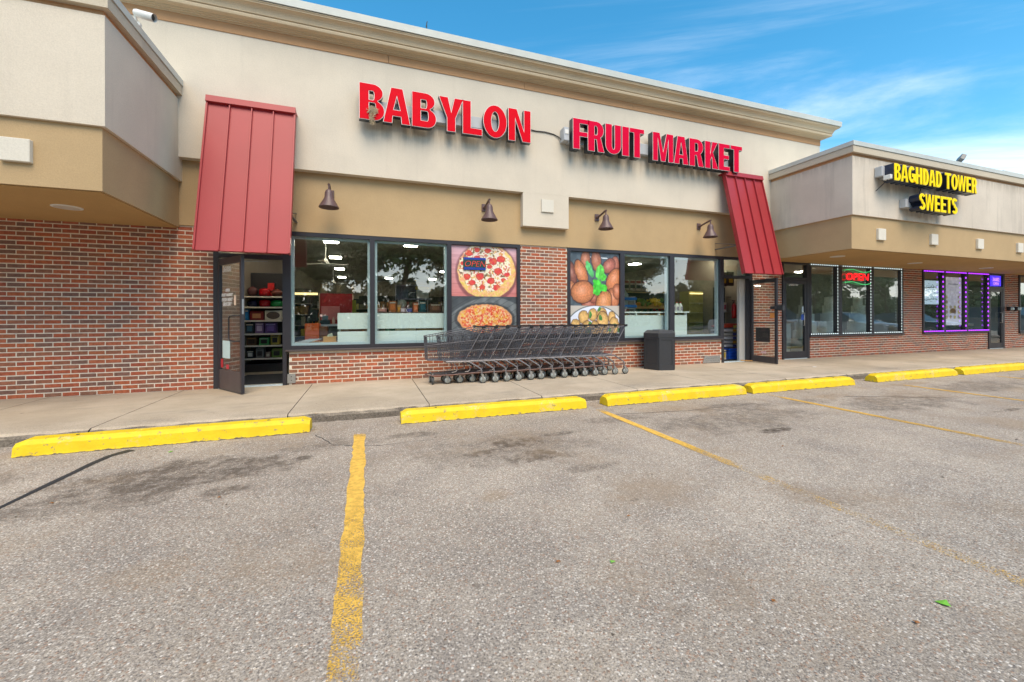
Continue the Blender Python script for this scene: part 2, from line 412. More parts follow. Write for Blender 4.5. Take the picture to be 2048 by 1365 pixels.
def yellow():
    q = NT('chipped_yellow_paint'); p = q.pos()
    c = q.mix(q.mr(q.noise(p, 5, 5), 0.35, 0.7), (0.84, 0.60, 0.012), (0.78, 0.52, 0.010))
    P = q.sep(p)
    wear = q.noise(p, 14, 6, 0.72)
    k = q.mr(wear, 0.595, 0.63, 0, 1)
    topw = q.mr(q.noise(q.map(p, (1, 1, 1), (4, 1, 0)), 3.0, 5, 0.7), 0.54, 0.66, 0, 0.8)
    c = q.mix(q.math('MULTIPLY', topw, q.mr(q.noise(p, 40, 3), 0.4, 0.6)), c, (0.62, 0.52, 0.30))
    c = q.mix(k, c, (0.40, 0.30, 0.10))
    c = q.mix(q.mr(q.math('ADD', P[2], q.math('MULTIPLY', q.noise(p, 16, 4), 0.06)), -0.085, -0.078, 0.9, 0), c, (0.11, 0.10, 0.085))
    q.I(q.b, 'Base Color', c); q.b.inputs['Roughness'].default_value = 0.6
    q.bump(q.math('ADD', q.noise(p, 35, 4, 0.7), q.math('MULTIPLY', wear, -0.6)), 0.5, 0.006)
    return q.m
m_yellow = yellow()
def linepaint(name, wear, col=(0.82, 0.48, 0.085), start=-3.0):
    q = NT(name); p = q.pos()
    tr = q.N('ShaderNodeBsdfTransparent')
    v = q.N('ShaderNodeTexVoronoi', {'Vector': p, 'Scale': 100}); P = q.sep(p)
    fade = q.math('ADD', q.mr(P[1], *wear, False), q.mr(P[1], start-.42, start, 0, 0.22))          # fewer grains keep their paint further out in the bay
    g = q.math('ADD', q.math('MULTIPLY', q.noise(p, 95, 4, 0.8), 0.85), q.math('MULTIPLY', q.noise(p, 5, 5, 0.7), 0.35))
    k = q.mr(q.math('SUBTRACT', g, fade), 0.0, 0.05)
    f = q.mr(q.noise(p, 30, 4), 0.3, 0.7, 0.75, 1.1)
    q.I(q.b, 'Base Color', q.mix(1.0, col, q.N('ShaderNodeCombineXYZ', {0: f, 1: f, 2: f}).outputs[0], 'MULTIPLY'))
    q.b.inputs['Roughness'].default_value = 0.8
    q.bump(q.noise(p, 130, 3), 0.5, 0.004)
    mx = q.N('ShaderNodeMixShader', {0: k, 1: tr.outputs[0], 2: q.b.outputs[0]}); q.t.links.new(mx.outputs[0], q.o.inputs[0])
    return q.m
m_red = M('red_awning_metal', (0.37, 0.036, 0.042), 0.40, 0.0, nz=(1.2, 0.07), spec=0.35)
m_redsign = M('red_acrylic', (0.62, 0.0, 0.012), 0.5, emit=0.04, ecol=(0.9, 0.0, 0.0), spec=0.08)
m_pinksign = M('raspberry_red_acrylic', (0.60, 0.0, 0.035), 0.5, emit=0.04, ecol=(0.9, 0.0, 0.03), spec=0.08)
m_trim = M('white_trim', (0.80, 0.74, 0.70), 0.4)
m_return = M('black_letter_return', (0.018, 0.026, 0.034), 0.35)
m_yelsign = M('yellow_acrylic', (0.90, 0.66, 0.0), 0.5, emit=0.06, ecol=(1.0, 0.75, 0.0), spec=0.1)
m_navy = M('navy_letter_return', (0.012, 0.020, 0.045), 0.35)
m_race = M('raceway_grey', (0.46, 0.48, 0.50), 0.5, nz=(5, 0.06))

# ------------------------------------------------------------------ ground, road, lines, sidewalk
GZ = -0.12
g = MB(); g.quad((-400, -500, GZ-0.10), (400, -500, GZ-0.10), (400, 400, GZ-0.10), (-400, 400, GZ-0.10))
m_grass = M('lawn', (0.065, 0.11, 0.028), 0.9, nz=(2.5, 0.4), bump=(40, 0.8))
gr = struct(g.build('ground', m_grass))
a = MB(); a.box(-60, 90, -20, -0.2, GZ-0.3, GZ); lot = struct(a.build('parking_lot', m_asphalt))
rd = MB(); rd.box(-200, 200, -31, -23.5, GZ-0.3, GZ-0.05)
struct(rd.build('road', M('road_asphalt', (0.12, 0.12, 0.12), 0.9, nz=(4, 0.15))))

def strip(name, pts, w0, w1, mat, z=GZ+0.004, jag=0.006):
    b = MB(); n = len(pts); L = []; R = []
    for i, (x, y) in enumerate(pts):
        d = Vector((pts[min(i+1, n-1)][0]-pts[max(i-1, 0)][0], pts[min(i+1, n-1)][1]-pts[max(i-1, 0)][1])).normalized()
        w = (w0+(w1-w0)*i/(n-1))/2
        L.append((x-d.y*w+random.uniform(-jag, jag), y+d.x*w, z)); R.append((x+d.y*w+random.uniform(-jag, jag), y-d.x*w, z))
    b.add(L+R, [(i, i+1, n+i+1, n+i) for i in range(n-1)])
    return b.build(name, mat, lot)
def vline(x, y0, y1, n=40, dx=0.0): return [(x+dx*i/(n-1), y0+(y1-y0)*i/(n-1)) for i in range(n)]
l0 = linepaint('line_paint_worn', (-6.6, -4.5, 0.645, 0.42)); l1 = linepaint('line_paint_faded', (-5.3, -4.0, 0.64, 0.40))
l2 = linepaint('line_paint_thin', (-7.5, -3.0, 0.68, 0.44), (0.72, 0.42, 0.08))
strip('painted_line', vline(-0.092, -3.12, -8.6, 60), 0.115, 0.125, l0, jag=0.010)['label'] = 'worn yellow bay line running to the bottom of the view'
strip('painted_line', vline(3.02, -2.98, -8.6), 0.10, 0.10, l1)['label'] = 'faded yellow bay line in the middle of the lot'
strip('painted_line', vline(6.2, -2.98, -8.6), 0.10, 0.10, l2)['label'] = 'thin yellow bay line, third from the left'
strip('painted_line', vline(9.4, -3.15, -8.6), 0.10, 0.10, l2)['label'] = 'thin yellow bay line, fourth from the left'
strip('painted_line', vline(12.6, -3.0, -8.6), 0.10, 0.10, l2)
strip('painted_line', vline(-3.17, -3.02, -6), 0.13, 0.13, l0)
m_tar = M('tar', (0.030, 0.031, 0.034), 0.7, bump=(70, 0.5))
strip('tar_seam', [(-2.2, -2.95), (-2.25, -3.02), (-2.30, -3.1), (-2.33, -3.3), (-2.34, -3.5), (-2.36, -3.7), (-2.38, -3.95), (-2.40, -4.2), (-2.40, -4.6), (-2.44, -5.0)], 0.09, 0.012, m_tar, jag=0.006)
strip('kerb_gutter_joint', vline(-9, 0, 0, 2), 0.01, 0.01, m_tar) if False else None

walk = MB(); walk.box(-40, 60, -2.36, 14.5, -0.45, -0.06); walk = struct(walk.build('sidewalk', m_joint))
js = [-9.4, -7.75, -6.1, -4.45, -2.80, -0.93, 0.77, 2.42, 4.1, 5.75, 7.4, 9.1, 10.9, 12.7, 14.5, 16.3, 18.1, 19.9, 21.7, 23.5, 26, 29, 33, 38]
def slab(x0, x1):
    b = MB(); n = max(6, int((x1-x0)/0.09)); xs = [x0+(x1-x0)*i/n for i in range(n+1)]
    e = [random.uniform(-0.012, 0.014) for _ in xs]; t = [random.uniform(0, 0.012) for _ in xs]
    v = []
    for i, x in enumerate(xs):
        v += [(x, 0.02, -0.1), (x, 0.02, 0), (x, -2.36, 0.0), (x, -2.395+e[i], -0.012-t[i]), (x, -2.41+e[i]*1.3, -0.05), (x, -2.41+e[i]*0.5, -0.16)]
    b.add(v, [(j*6+k, j*6+k+1, (j+1)*6+k+1, (j+1)*6+k) for j in range(n) for k in range(5)])
    b.add([v[k] for k in range(6)], [tuple(range(6))]); b.add(v[-6:], [tuple(range(6))])
    return b.build('slab', m_conc, walk)
for i in range(len(js)-1): slab(js[i]+0.005, js[i+1]-0.005)

# wheel stops
def wheel_stop(x0, x1, label, yf=-2.87):
    t = thing('wheel_stop', label, 'wheel stop', ((x0+x1)/2, yf+0.12, GZ), group='yellow wheel stops along the kerb')
    b = MB(); n = 34; prof0 = [(0.004, 0.002), (0.008, 0.02), (0.020, 0.108), (0.058, 0.150), (0.175, 0.152), (0.215, 0.105), (0.235, 0.002)]
    v = []
    for i in range(n+1):
        u = i/n; x = x0+(x1-x0)*u
        e = 1.0
        if i == 0: e = 0.0
        if i == n: e = 0.0
        d = min(i, n-i)
        for k, (y, z) in enumerate(prof0):
            zz_ = z*(0.80 if d == 0 else 1.0)+random.uniform(-0.0012, 0.0012)
            xx = x
            v.append((xx, yf+y+random.uniform(-0.0012, 0.0012), GZ+(zz_ if k not in (0, 6) else 0.001+random.random()*0.006)))
    k = 7
    b.add(v, [(j*k+i, j*k+i+1, (j+1)*k+i+1, (j+1)*k+i) for j in range(n) for i in range(k-1)])
    b.add(v[:k], [tuple(range(k))]); b.add(v[-k:], [tuple(range(k))])
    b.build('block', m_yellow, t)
    for f in (0.17, 0.83):
        h = MB(); x = x0+(x1-x0)*f; h.lathe([(0.0, .001), (0.012, 0.002), (0.016, 0.0)], (x, yf+0.115, GZ+0.153), 10)
        h.build('pin_cap', m_tar, t)
    return t
wheel_stop(-3.13, -0.63, 'long yellow wheel stop in front of the bare brick wall, leftmost')
wheel_stop(0.37, 2.90, 'yellow wheel stop in front of the left half of the cart row')
wheel_stop(3.24, 5.88, 'yellow wheel stop in front of the right end of the cart row and the bin')
wheel_stop(6.02, 8.55, 'yellow wheel stop in front of the right open shop door')
wheel_stop(9.28, 11.92, 'yellow wheel stop in front of the window with white light dots', -2.82)
wheel_stop(12.15, 14.85, 'yellow wheel stop in front of the purple lit window', -2.82)
wheel_stop(15.0, 17.6, 'yellow wheel stop cut off by the right edge of the view', -2.82)

# ------------------------------------------------------------------ brickwork
BW, BH = 0.2032, 0.0677
def brick_mesh(w, jit):
    b = MB(); h = 0.0525; c = 0.003
    r = lambda: random.uniform(-jit, jit)
    f = [(c+r(), -0.0, c+r()), (w-c+r(), 0, c+r()), (w-c+r(), 0, h-c+r()), (c+r(), 0, h-c+r())]
    e = [(r(), c, r()), (w+r(), c, r()), (w+r(), c, h+r()), (r(), c, h+r())]
    k = [(x, 0.02, z) for x, y, z in e]
    b.add(f+e+k, [(0, 1, 2, 3)]+[(i, (i+1) % 4, 4+(i+1) % 4, 4+i) for i in range(4)]+[(4+i, 4+(i+1) % 4, 8+(i+1) % 4, 8+i) for i in range(4)])
    return b
FULL = [brick_mesh(0.190, 0.0016).mesh('brick', m_brick) for _ in range(6)]
def brickwork(parent, zones, near, y=0.0, limit=300):
    """zones: (x0,x1,z0,z1) rectangles of face brick; the nearest ones become parts, the rest one joined part"""
    lst = []
    for x0, x1, z0, z1 in zones:
        for r in range(int(round(z0/BH)), 60):
            z = r*BH+0.004
            if z+0.05 > z1+0.012: break
            off = (-4.82 if r % 2 else -4.82+BW/2)
            k0 = int(math.floor((x0-off)/BW))-1
            k = k0
            while off+k*BW < x1:
                a0 = max(off+k*BW+0.006, x0+0.003); a1 = min(off+k*BW+0.196, x1-0.003)
                if a1-a0 > 0.03: lst.append((a0, a1, z))
                k += 1
    lst.sort(key=lambda q: abs(q[0]-near))
    st = MB()
    for i, (a0, a1, z) in enumerate(lst):
        yy = y-0.004+random.uniform(-0.0015, 0.0015)
        if i < limit:
            if a1-a0 > 0.187: put('brick', random.choice(FULL), parent, loc=(a0, yy, z+random.uniform(-.001, .001)))
            else: put('brick', brick_mesh(a1-a0, 0.001).mesh('brick', m_brick), parent, loc=(a0, yy, z))
        else:
            bm = brick_mesh(a1-a0, 0.0012)
            st.add([(vx+a0, vy+yy, vz+z) for vx, vy, vz in bm.v], bm.f)
    if st.v:
        o = st.build('brickwork', m_brick_i, parent); o['kind'] = 'stuff'

def mortar(parent, zones, y=0.0, name='brick_wall'):
    b = MB()
    for x0, x1, z0, z1 in zones: b.box(x0, x1, y, y+0.13, z0-0.03, z1)
    return b.build(name, m_mortar, parent)

# ------------------------------------------------------------------ LEFT SHOP
SF = 2.62
ls = thing('left_shop_building', 'cream and tan canopy over a bare brick wall at the left edge', 'building', (-5.5, 0, 0))
z = [(-10.0, -2.40, 0.0, SF+0.03)]
bw = mortar(ls, z); brickwork(bw, z, -4.4)
def projection(parent, x0, x1, fy, side, mat_c, coping_top=4.87):
    b = MB(); b.box(x0, x1, fy, 0.3, SF, 3.345); b.build('tan_fascia', m_tan, parent)
    e = 0.045
    ex0 = x0-(e if side < 0 else 0); ex1 = x1+(e if side > 0 else 0)
    # tapered lip then cream box standing proud
    b = MB(); b.box(ex0, ex1, fy-e, 0.3, 3.345, 4.60); b.build('cream_fascia', mat_c, parent)
    ia = x0-(0.02 if side < 0 else 0); ib = x1+(0.02 if side > 0 else 0)
    b = MB(); b.box(ia, ib, fy-0.02, 0.3, 4.60, 4.665); b.build('brown_band', m_brown, parent)
    b = MB(); b.box(ex0-(0.05 if side < 0 else 0), ex1+(0.05 if side > 0 else 0), fy-e-0.05, 0.3, 4.665, 4.80); b.build('fascia_board', m_board, parent)
    b = MB(); b.box(ex0-(0.065 if side < 0 else 0), ex1+(0.065 if side > 0 else 0), fy-e-0.065, 0.3, 4.807, coping_top+0.03); b.build('coping', m_coping, parent)
    b = MB(); b.box(x0+0.03, x1-0.03, fy+0.03, -0.002, SF-0.012, SF-0.002); b.build('soffit', m_soffit, parent)
projection(ls, -10.0, -2.86, -2.03, 1, m_cream)
def tile(parent, x, z, s, y, mat=m_tile, d=0.05):
    b = MB(); b.cbox(x-s/2, x+s/2, y-d, y+0.01, z-s/2, z+s/2, 0.006); return b.build('raised_square', mat, parent)
tile(ls, -3.58, 2.985, 0.25, -2.03)
def can_light(parent, x, y, z):
    b = MB(); b.lathe([(0.15, 0.0), (0.15, -0.008), (0.125, -0.010)], (x, y, z), 24)
    o = b.build('soffit_light', m_whitep, parent)
    c = MB(); c.lathe([(0.125, -0.009), (0.06, -0.006), (0.001, -0.005)], (x, y, z), 24); c.build('lens', M('lens', (0.55, 0.52, 0.47), 0.3), o)
can_light(ls, -3.68, -1.07, SF-0.012)

# ------------------------------------------------------------------ MARKET BUILDING
mk = thing('market_building', 'tall cream stucco market front with moulded cornice, brick piers and big windows', 'building', (4, 0, 0))
zs = [(-1.30, 8.325, 0, 0.575), (2.955, 4.045, 0.575, 2.655), (9.33, 10.40, 0, 2.655)]
bw = mortar(mk, zs); brickwork(bw, zs, 1.3)
b = MB()
b.box(-2.858, 9.85, -0.03, 0.12, 2.655, 3.70); b.build('tan_wall', m_tan, mk)
b = MB()
XL, XR = -2.858, 11.62
b.box(XL, XR, -0.17, 0.12, 3.70, 5.79); b.box(-12, XL, -0.17, 0.12, 4.95, 5.79)
b.box(2.965, 4.0, -0.17, -0.031, 3.02, 3.699)
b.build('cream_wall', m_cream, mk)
b = MB(); b.box(3.37, 3.64, -0.20, -0.165, 3.33, 3.585); b.build('raised_square', m_tile, mk)
# brown band: panels with butt joints
xb = [-12, 0.35, 3.0, 5.6, 8.2, 10.0, XR]
for i in range(6):
    b = MB(); b.box(xb[i]+0.003, xb[i+1]-0.003, -0.185, 0.1, 5.79, 5.94); b.build('brown_band', m_brown, mk)
# cornice
prof = [(-0.17, 5.941), (-0.20, 5.941), (-0.205, 5.955), (-0.235, 5.955), (-0.24, 5.972), (-0.27, 5.972), (-0.275, 5.988), (-0.34, 5.992), (-0.36, 6.0), (-0.368, 6.03), (-0.36, 6.055), (-0.345, 6.062),
        (-0.375, 6.066), (-0.38, 6.085), (-0.385, 6.10), (-0.395, 6.125), (-0.415, 6.150), (-0.445, 6.168), (-0.475, 6.178), (-0.478, 6.198), (-0.49, 6.2), (-0.49, 6.215)]
def mitred(prof, x1, x0=-12, mat=None, name='cornice', parent=mk, back=(0.1, 0.1)):
    b = MB(); n = len(prof)
    A = [(x0, y, z) for y, z in prof]; B = [(x1+(-y-0.17), y, z) for y, z in prof]; C = [(x1+(-y-0.17), 0.5, z) for y, z in prof]
    b.add(A+B+C, [(j*n+i, j*n+i+1, (j+1)*n+i+1, (j+1)*n+i) for j in range(2) for i in range(n-1)])
    return b.build(name, mat, parent)
mitred(prof, XR, mat=m_cornice)
mitred([(-0.50, 6.218), (-0.51, 6.222), (-0.515, 6.345), (-0.50, 6.352), (0.12, 6.352)], XR, mat=m_coping, name='coping')
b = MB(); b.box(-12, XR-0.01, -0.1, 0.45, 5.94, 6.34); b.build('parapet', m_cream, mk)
# roof decks keep daylight out of the rooms
b = MB(); b.box(-10, 11.6, 0.12, 14.4, 4.3, 4.45); b.box(-10, -9.9, 0.12, 14.4, 0, 4.3); b.box(-10, 60, 14.3, 14.4, -0.1, 4.6); b.box(11.5, 11.62, 0.12, 14.3, 4.45, 5.94); b.box(-12, -11.9, 0.12, 14.3, 4.45, 5.94)
b.build('roof', m_coping, mk)

def window(parent, x0, x1, z0, z1, mull, panes, sill=True, fr=0.065, gm=None, stops=True, label=None, yf=-0.035):
    """frame ring with mullions; panes: list of (xa, xb, kind)"""
    b = MB()
    b.box(x0, x1, yf, 0.085, z1-fr, z1-0.002); b.box(x0, x0+fr, yf, 0.085, z0+fr, z1-fr); b.box(x1-fr, x1, yf, 0.085, z0+fr, z1-fr)
    b.box(x0, x1, yf-0.01, 0.085, z0, z0+fr)
    for mx, w in mull: b.box(mx-w/2, mx+w/2, yf, 0.085, z0+fr, z1-fr)
    wf = b.build('window', [m_bronze], parent)
    if label: wf['label'] = label
    if sill:
        s_ = MB(); s_.cbox(x0-0.012, x1+0.012, -0.075, 0.04, z0-0.035, z0-0.001, 0.006); s_.build('sill', m_bronze2, wf)
    xs = [x0+fr]+sum([[mx-w/2, mx+w/2] for mx, w in mull], [])+[x1-fr]
    for i in range(0, len(xs), 2):
        a0, a1 = xs[i], xs[i+1]
        p = MB(); p.quad((a0, 0.02, z0+fr), (a1, 0.02, z0+fr), (a1, 0.02, z1-fr), (a0, 0.02, z1-fr)); p.build('pane', gm or m_glass, wf)
        if stops and (i//2) in panes:
            q = MB(); w = 0.042; q.box(a0, a0+w, 0.03, 0.11, z0+fr, z1-fr); q.box(a1-w, a1, 0.03, 0.11, z0+fr, z1-fr)
            q.box(a0+w, a1-w, 0.03, 0.11, z0+fr, z0+fr+w); q.box(a0+w, a1-w, 0.03, 0.11, z1-fr-w, z1-fr); q.build('glazing_stop', m_alu, wf)
    return wf
WZ0, WZ1 = 0.61, 2.65
window(mk, -1.335, 2.955, WZ0, WZ1, [(0.067, 0.085), (1.485, 0.085)], (0, 1), label='three-part window left of the brick pier')
window(mk, 4.045, 8.325, WZ0, WZ1, [(5.42, 0.115), (6.80, 0.13)], (1, 2), label='three-part window right of the brick pier')

# doors
def door_frame(parent, x0, x1, ztop, zhead, jl=0.07, jr=0.06):
    b = MB()
    b.box(x0, x0+jl, -0.03, 0.10, 0, ztop); b.box(x1-jr, x1, -0.03, 0.10, 0, ztop)
    b.box(x0+jl, x1-jr, -0.028, 0.098, ztop-0.06, ztop); b.box(x0+jl, x1-jr, -0.028, 0.098, zhead, zhead+0.07)
    o = b.build('door_frame', m_bronze, parent)
    p = MB(); p.quad((x0+jl, 0.02, zhead+0.07), (x1-jr, 0.02, zhead+0.07), (x1-jr, 0.02, ztop-0.06), (x0+jl, 0.02, ztop-0.06)); p.build('transom_pane', m_glass, o)
    t = MB(); t.box(x0+jl, x1-jr, -0.03, 0.09, 0.0, 0.018); t.build('threshold', m_alu, o)
    return o
def leaf(parent, hx, hy, ox, oy, h, kick, stile=0.055, kickmat=None, w=None):
    """an open door leaf hinged at (hx,hy) with its free edge at (ox,oy); returns the part and a point function"""
    d = Vector((ox-hx, oy-hy, 0)); L = d.length; d.normalize(); nrm = Vector((-d.y, d.x, 0))
    H = Vector((hx, hy, 0))
    def bx(mb, u0, u1, t0, t1, z0, z1, mi=0):
        v = []
        for zz_ in (z0, z1):
            for t in (t0, t1):
                for u in (u0, u1): v.append(tuple(H+d*u+nrm*t+Vector((0, 0, zz_))))
        mb.add(v, [(0, 2, 3, 1), (4, 5, 7, 6), (0, 1, 5, 4), (2, 6, 7, 3), (0, 4, 6, 2), (1, 3, 7, 5)], mi)
    b = MB(); T = 0.022
    bx(b, 0, stile, -T, T, 0.015, h); bx(b, L-stile, L, -T, T, 0.015, h)
    bx(b, stile, L-stile, -T*.9, T*.9, h-0.10, h-0.001)
    o = b.build('door', m_bronze, parent)
    k = MB(); bx(k, stile, L-stile, -T*.9, T*.9, 0.016, kick); k.build('kick_panel', kickmat or m_bronze2, o)
    p = MB(); a = H+d*stile; c = H+d*(L-stile)
    p.quad((a.x, a.y, kick), (c.x, c.y, kick), (c.x, c.y, h-0.1), (a.x, a.y, h-0.1)); p.build('pane', m_glass_d, o)
    P = lambda u, t, z_: H+d*u+nrm*t+Vector((0, 0, z_))
    return o, P, L, bx
door_frame(mk, -2.40, -1.335, 2.655, 2.16)
dA, PA, LA, bxA = leaf(mk, -2.31, -0.045, -1.80, -0.76, 2.12, 0.33)
dA['label'] = 'left shop door standing open'
h = MB(); h.tube([PA(LA-0.06, -0.02, 1.20), PA(LA-0.06, -0.09, 1.20), PA(LA-0.22, -0.10, 1.19), PA(LA-0.24, -0.10, 1.15), PA(LA-0.24, -0.10, 0.86), PA(LA-0.22, -0.10, 0.82), PA(LA-0.06, -0.09, 0.81), PA(LA-0.06, -0.02, 0.81)], 0.011, 8)
h.build('handle', m_black, dA)
lk = MB(); bxA(lk, LA-0.002, LA+0.003, -0.013, 0.013, 1.22, 1.45); lk.build('latch_plate', m_steel, dA)
cl_ = MB(); cl_.tube([PA(LA-0.1, 0.03, 2.03), PA(LA*0.8, 0.12, 2.05), (-1.62, -0.02, 2.12)], 0.008, 5); cl_.build('door_closer', m_steel, dA)
def stickers(b_, door, name, mat, u0, u1, z0, z1, t):
    s_ = MB(); b_(s_, u0, u1, t-0.001, t, z0, z1); return s_.build(name, mat, door)
stickers(bxA, dA, 'notice', mcol((200, 225, 225)), 0.14, 0.42, 0.52, 0.80, -0.004)['label'] = 'pale notice reading PLAY HERE'
stickers(bxA, dA, 'sticker', mcol((190, 40, 50)), 0.07, 0.16, 0.36, 0.50, -0.004)
stickers(bxA, dA, 'sticker', mcol((200, 60, 70)), 0.28, 0.38, 0.35, 0.42, -0.004)
stickers(bxA, dA, 'sticker', mcol((225, 200, 180)), 0.58, 0.64, 1.36, 1.52, -0.004)

door_frame(mk, 8.325, 9.33, 2.655, 2.12, 0.06, 0.10)
dB, PB, LB, bxB = leaf(mk, 9.27, -0.045, 9.215, -0.80, 2.08, 0.17)
dB['label'] = 'right shop door standing open against the brick pier'
h = MB(); bxB(h, 0.07, LB-0.05, -0.03, -0.018, 0.985, 1.015); h.build('push_bar', m_bronze2, dB)
h = MB(); bxB(h, LB-0.14, LB+0.0, -0.06, -0.022, 1.33, 1.40); bxB(h, LB-0.02, LB+0.16, -0.02, 0.05, 1.30, 1.42); h.build('lock_bar', m_dgrey, dB)
stickers(bxB, dB, 'sticker', mcol((235, 150, 80)), LB-0.20, LB-0.07, 1.12, 1.24, -0.004)
stickers(bxB, dB, 'notice', M('smoked_film', (0.10, 0.08, 0.08), 0.5), 0.13, 0.55, 0.52, 0.88, 0.006)
stickers(bxB, dB, 'sticker', mcol((225, 190, 190)), 0.30, 0.45, 0.24, 0.29, -0.004)

# ------------------------------------------------------------------ RIGHT SHOPS
rs = thing('right_shop_building', 'lower cream and tan shop row with projecting canopy at the right', 'building', (15, 0, 0))
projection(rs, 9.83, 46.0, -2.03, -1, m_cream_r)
for x in (10.77, 12.70, 14.62, 16.5, 18.4, 20.3): tile(rs, x, 2.975, 0.255, -2.03)
can_light(rs, 10.75, -1.16, SF-0.012); can_light(rs, 14.2, -0.95, SF-0.012); can_light(rs, 17.8, -0.9, SF-0.012)
zs2 = [(11.42, 16.47, 0, 0.585), (15.475, 16.47, 0.585, SF), (16.47, 20.15, 0, 0.585), (21.14, 22.1, 0, SF), (25.5, 26.5, 0, SF), (22.1, 25.5, 0, 0.5)]
bw = mortar(rs, zs2); brickwork(bw, zs2, 11.4, limit=60)
window(rs, 11.42, 15.475, 0.615, SF-0.01, [(12.62, 0.19), (14.02, 0.15)], (), gm=m_glass_r, label='three-part window framed by white light dots')
window(rs, 16.47, 20.15, 0.615, SF-0.01, [(17.57, 0.17), (18.83, 0.17)], (), gm=m_glass_r, label='three-part window framed by purple lights')
window(rs, 22.1, 25.5, 0.53, SF-0.01, [(23.8, 0.12)], (), gm=m_glass_r)
def shut_door(parent, x0, x1, ztop, zhead, lab):
    f = door_frame(parent, x0, x1, ztop, zhead, 0.05, 0.10)
    o, P_, L_, bx_ = leaf(parent, x1-0.10, 0.0, x0+0.05, 0.0, zhead-0.005, 0.20, 0.085, m_bronze)
    o['label'] = lab
    h = MB(); h.tube([(x1-0.28, -0.02, 0.9), (x1-0.28, -0.08, 0.9), (x1-0.28, -0.08, 1.25), (x1-0.28, -0.02, 1.25)], 0.012, 6); h.build('handle', m_steel, o)
    return o, bx_
rdoor, bxr = shut_door(rs, 10.41, 11.42, SF, 2.13, 'closed glass door beside the right brick pier')
rdoor2, bxr2 = shut_door(rs, 20.15, 21.14, SF, 2.08, 'closed glass door under the small blue sign')
stickers(bxr, rdoor, 'sticker', mcol((60, 100, 190)), 0.10, 0.20, 1.05, 1.20, 0.005)
stickers(bxr, rdoor, 'sticker', mcol((200, 215, 220)), 0.11, 0.17, 1.22, 1.42, 0.005)
# raised far parapet
fb = MB(); fb.box(20.4, 34, -0.17, 8, 4.9, 5.75); ft = fb.build('far_tower_wall', m_cream, rs)
b = MB(); b.box(20.30, 34, -0.27, 8, 5.75, 5.92); b.build('fascia_board', m_cornice, rs)
b = MB(); b.box(20.2, 34, -0.36, 8, 5.92, 6.05); b.build('coping', m_coping, rs)
b = MB(); b.box(11.7, 46, 0.3, 14.3, 4.3, 4.45); b.box(45.9, 46, 0.3, 14.3, 0, 4.3); b.build('roof', m_coping, rs)
# twin wall lights on the far pier
for i, x in enumerate((21.40, 21.86)):
    t = thing('utility_light', ('left' if i == 0 else 'right')+' of the two small black wall lights on the far brick pier', 'wall light', (x, 0, 1.39), group='small wall lights on the far brick pier')
    b = MB(); b.cbox(x-0.11, x+0.09, -0.10, -0.008, 1.32, 1.46, 0.01); b.build('housing', m_black, t)
    b = MB(); b.cyl((x+0.0, -0.10, 1.39), (x+0.0, -0.15, 1.39), 0.06, 0.05, 12); b.build('lens', M('pale_lens', (0.5, 0.65, 0.65), 0.2), t)

# ==== PART2

# ------------------------------------------------------------------ awnings
def awning(x0, x1, label):
    y0, z0_, y1, z1_ = -0.34, 4.60, -0.90, 2.15     # top and bottom edge of the sheet
    t = thing('awning', label, 'awning', ((x0+x1)/2, -0.17, z0_), group='red standing seam awnings over the shop doors')
    d = Vector((0, y1-y0, z1_-z0_)); L = d.length; d.normalize(); nrm = Vector((0, d.z, -d.y))   # outward
    if nrm.y > 0: nrm = -nrm
    A = Vector((0, y0, z0_))
    def slabm(b, xa, xb, s0, s1, t0, t1):
        v = []
        for s_ in (s0, s1):
            for tt in (t0, t1):
                for x in (xa, xb):
                    p = A+d*s_+nrm*tt; v.append((x, p.y, p.z))
        b.add(v, [(0, 2, 3, 1), (4, 5, 7, 6), (0, 1, 5, 4), (2, 6, 7, 3), (0, 4, 6, 2), (1, 3, 7, 5)])
    n = 4; w = (x1-x0)/n
    for i in range(n):
        b = MB(); slabm(b, x0+w*i+0.004, x0+w*(i+1)-0.004, 0.0, L, -0.012, 0.0); b.build('panel', m_red, t)
    for i in range(1, n):
        b = MB(); slabm(b, x0+w*i-0.007, x0+w*i+0.007, 0.01, L, -0.012, 0.038); b.build('seam', m_red, t)
    for x, sg in ((x0, -1), (x1, 1)):
        b = MB(); slabm(b, x-0.012, x+0.012, 0, L, -0.075, 0.030); b.build('side_flashing', m_red, t)
    b = MB(); slabm(b, x0-0.015, x1+0.015, -0.03, 0.075, -0.02, 0.055)
    b.box(x0-0.012, x1+0.012, -0.34, -0.171, 4.585, 4.615); b.build('top_cap', m_red, t)
    b = MB(); slabm(b, x0+0.012, x1-0.012, L-0.05, L+0.003, -0.03, -0.0125); b.build('bottom_edge', m_red, t)
    for x in (x0+0.03, x1-0.03):
        b = MB(); b.box(x-0.02, x+0.02, -0.70, -0.031, 2.80, 2.825); b.tube([(x, -0.035, 2.96), (x, -0.66, 2.835)], 0.010, 6)
        b.build('bracket', M('bracket_metal', (0.11, 0.10, 0.095), 0.5), t)
    return t
awning(-2.372, -1.150, 'tall red metal awning over the left open door')
awning(8.08, 9.25, 'tall red metal awning over the right open door, under the word MARKET')

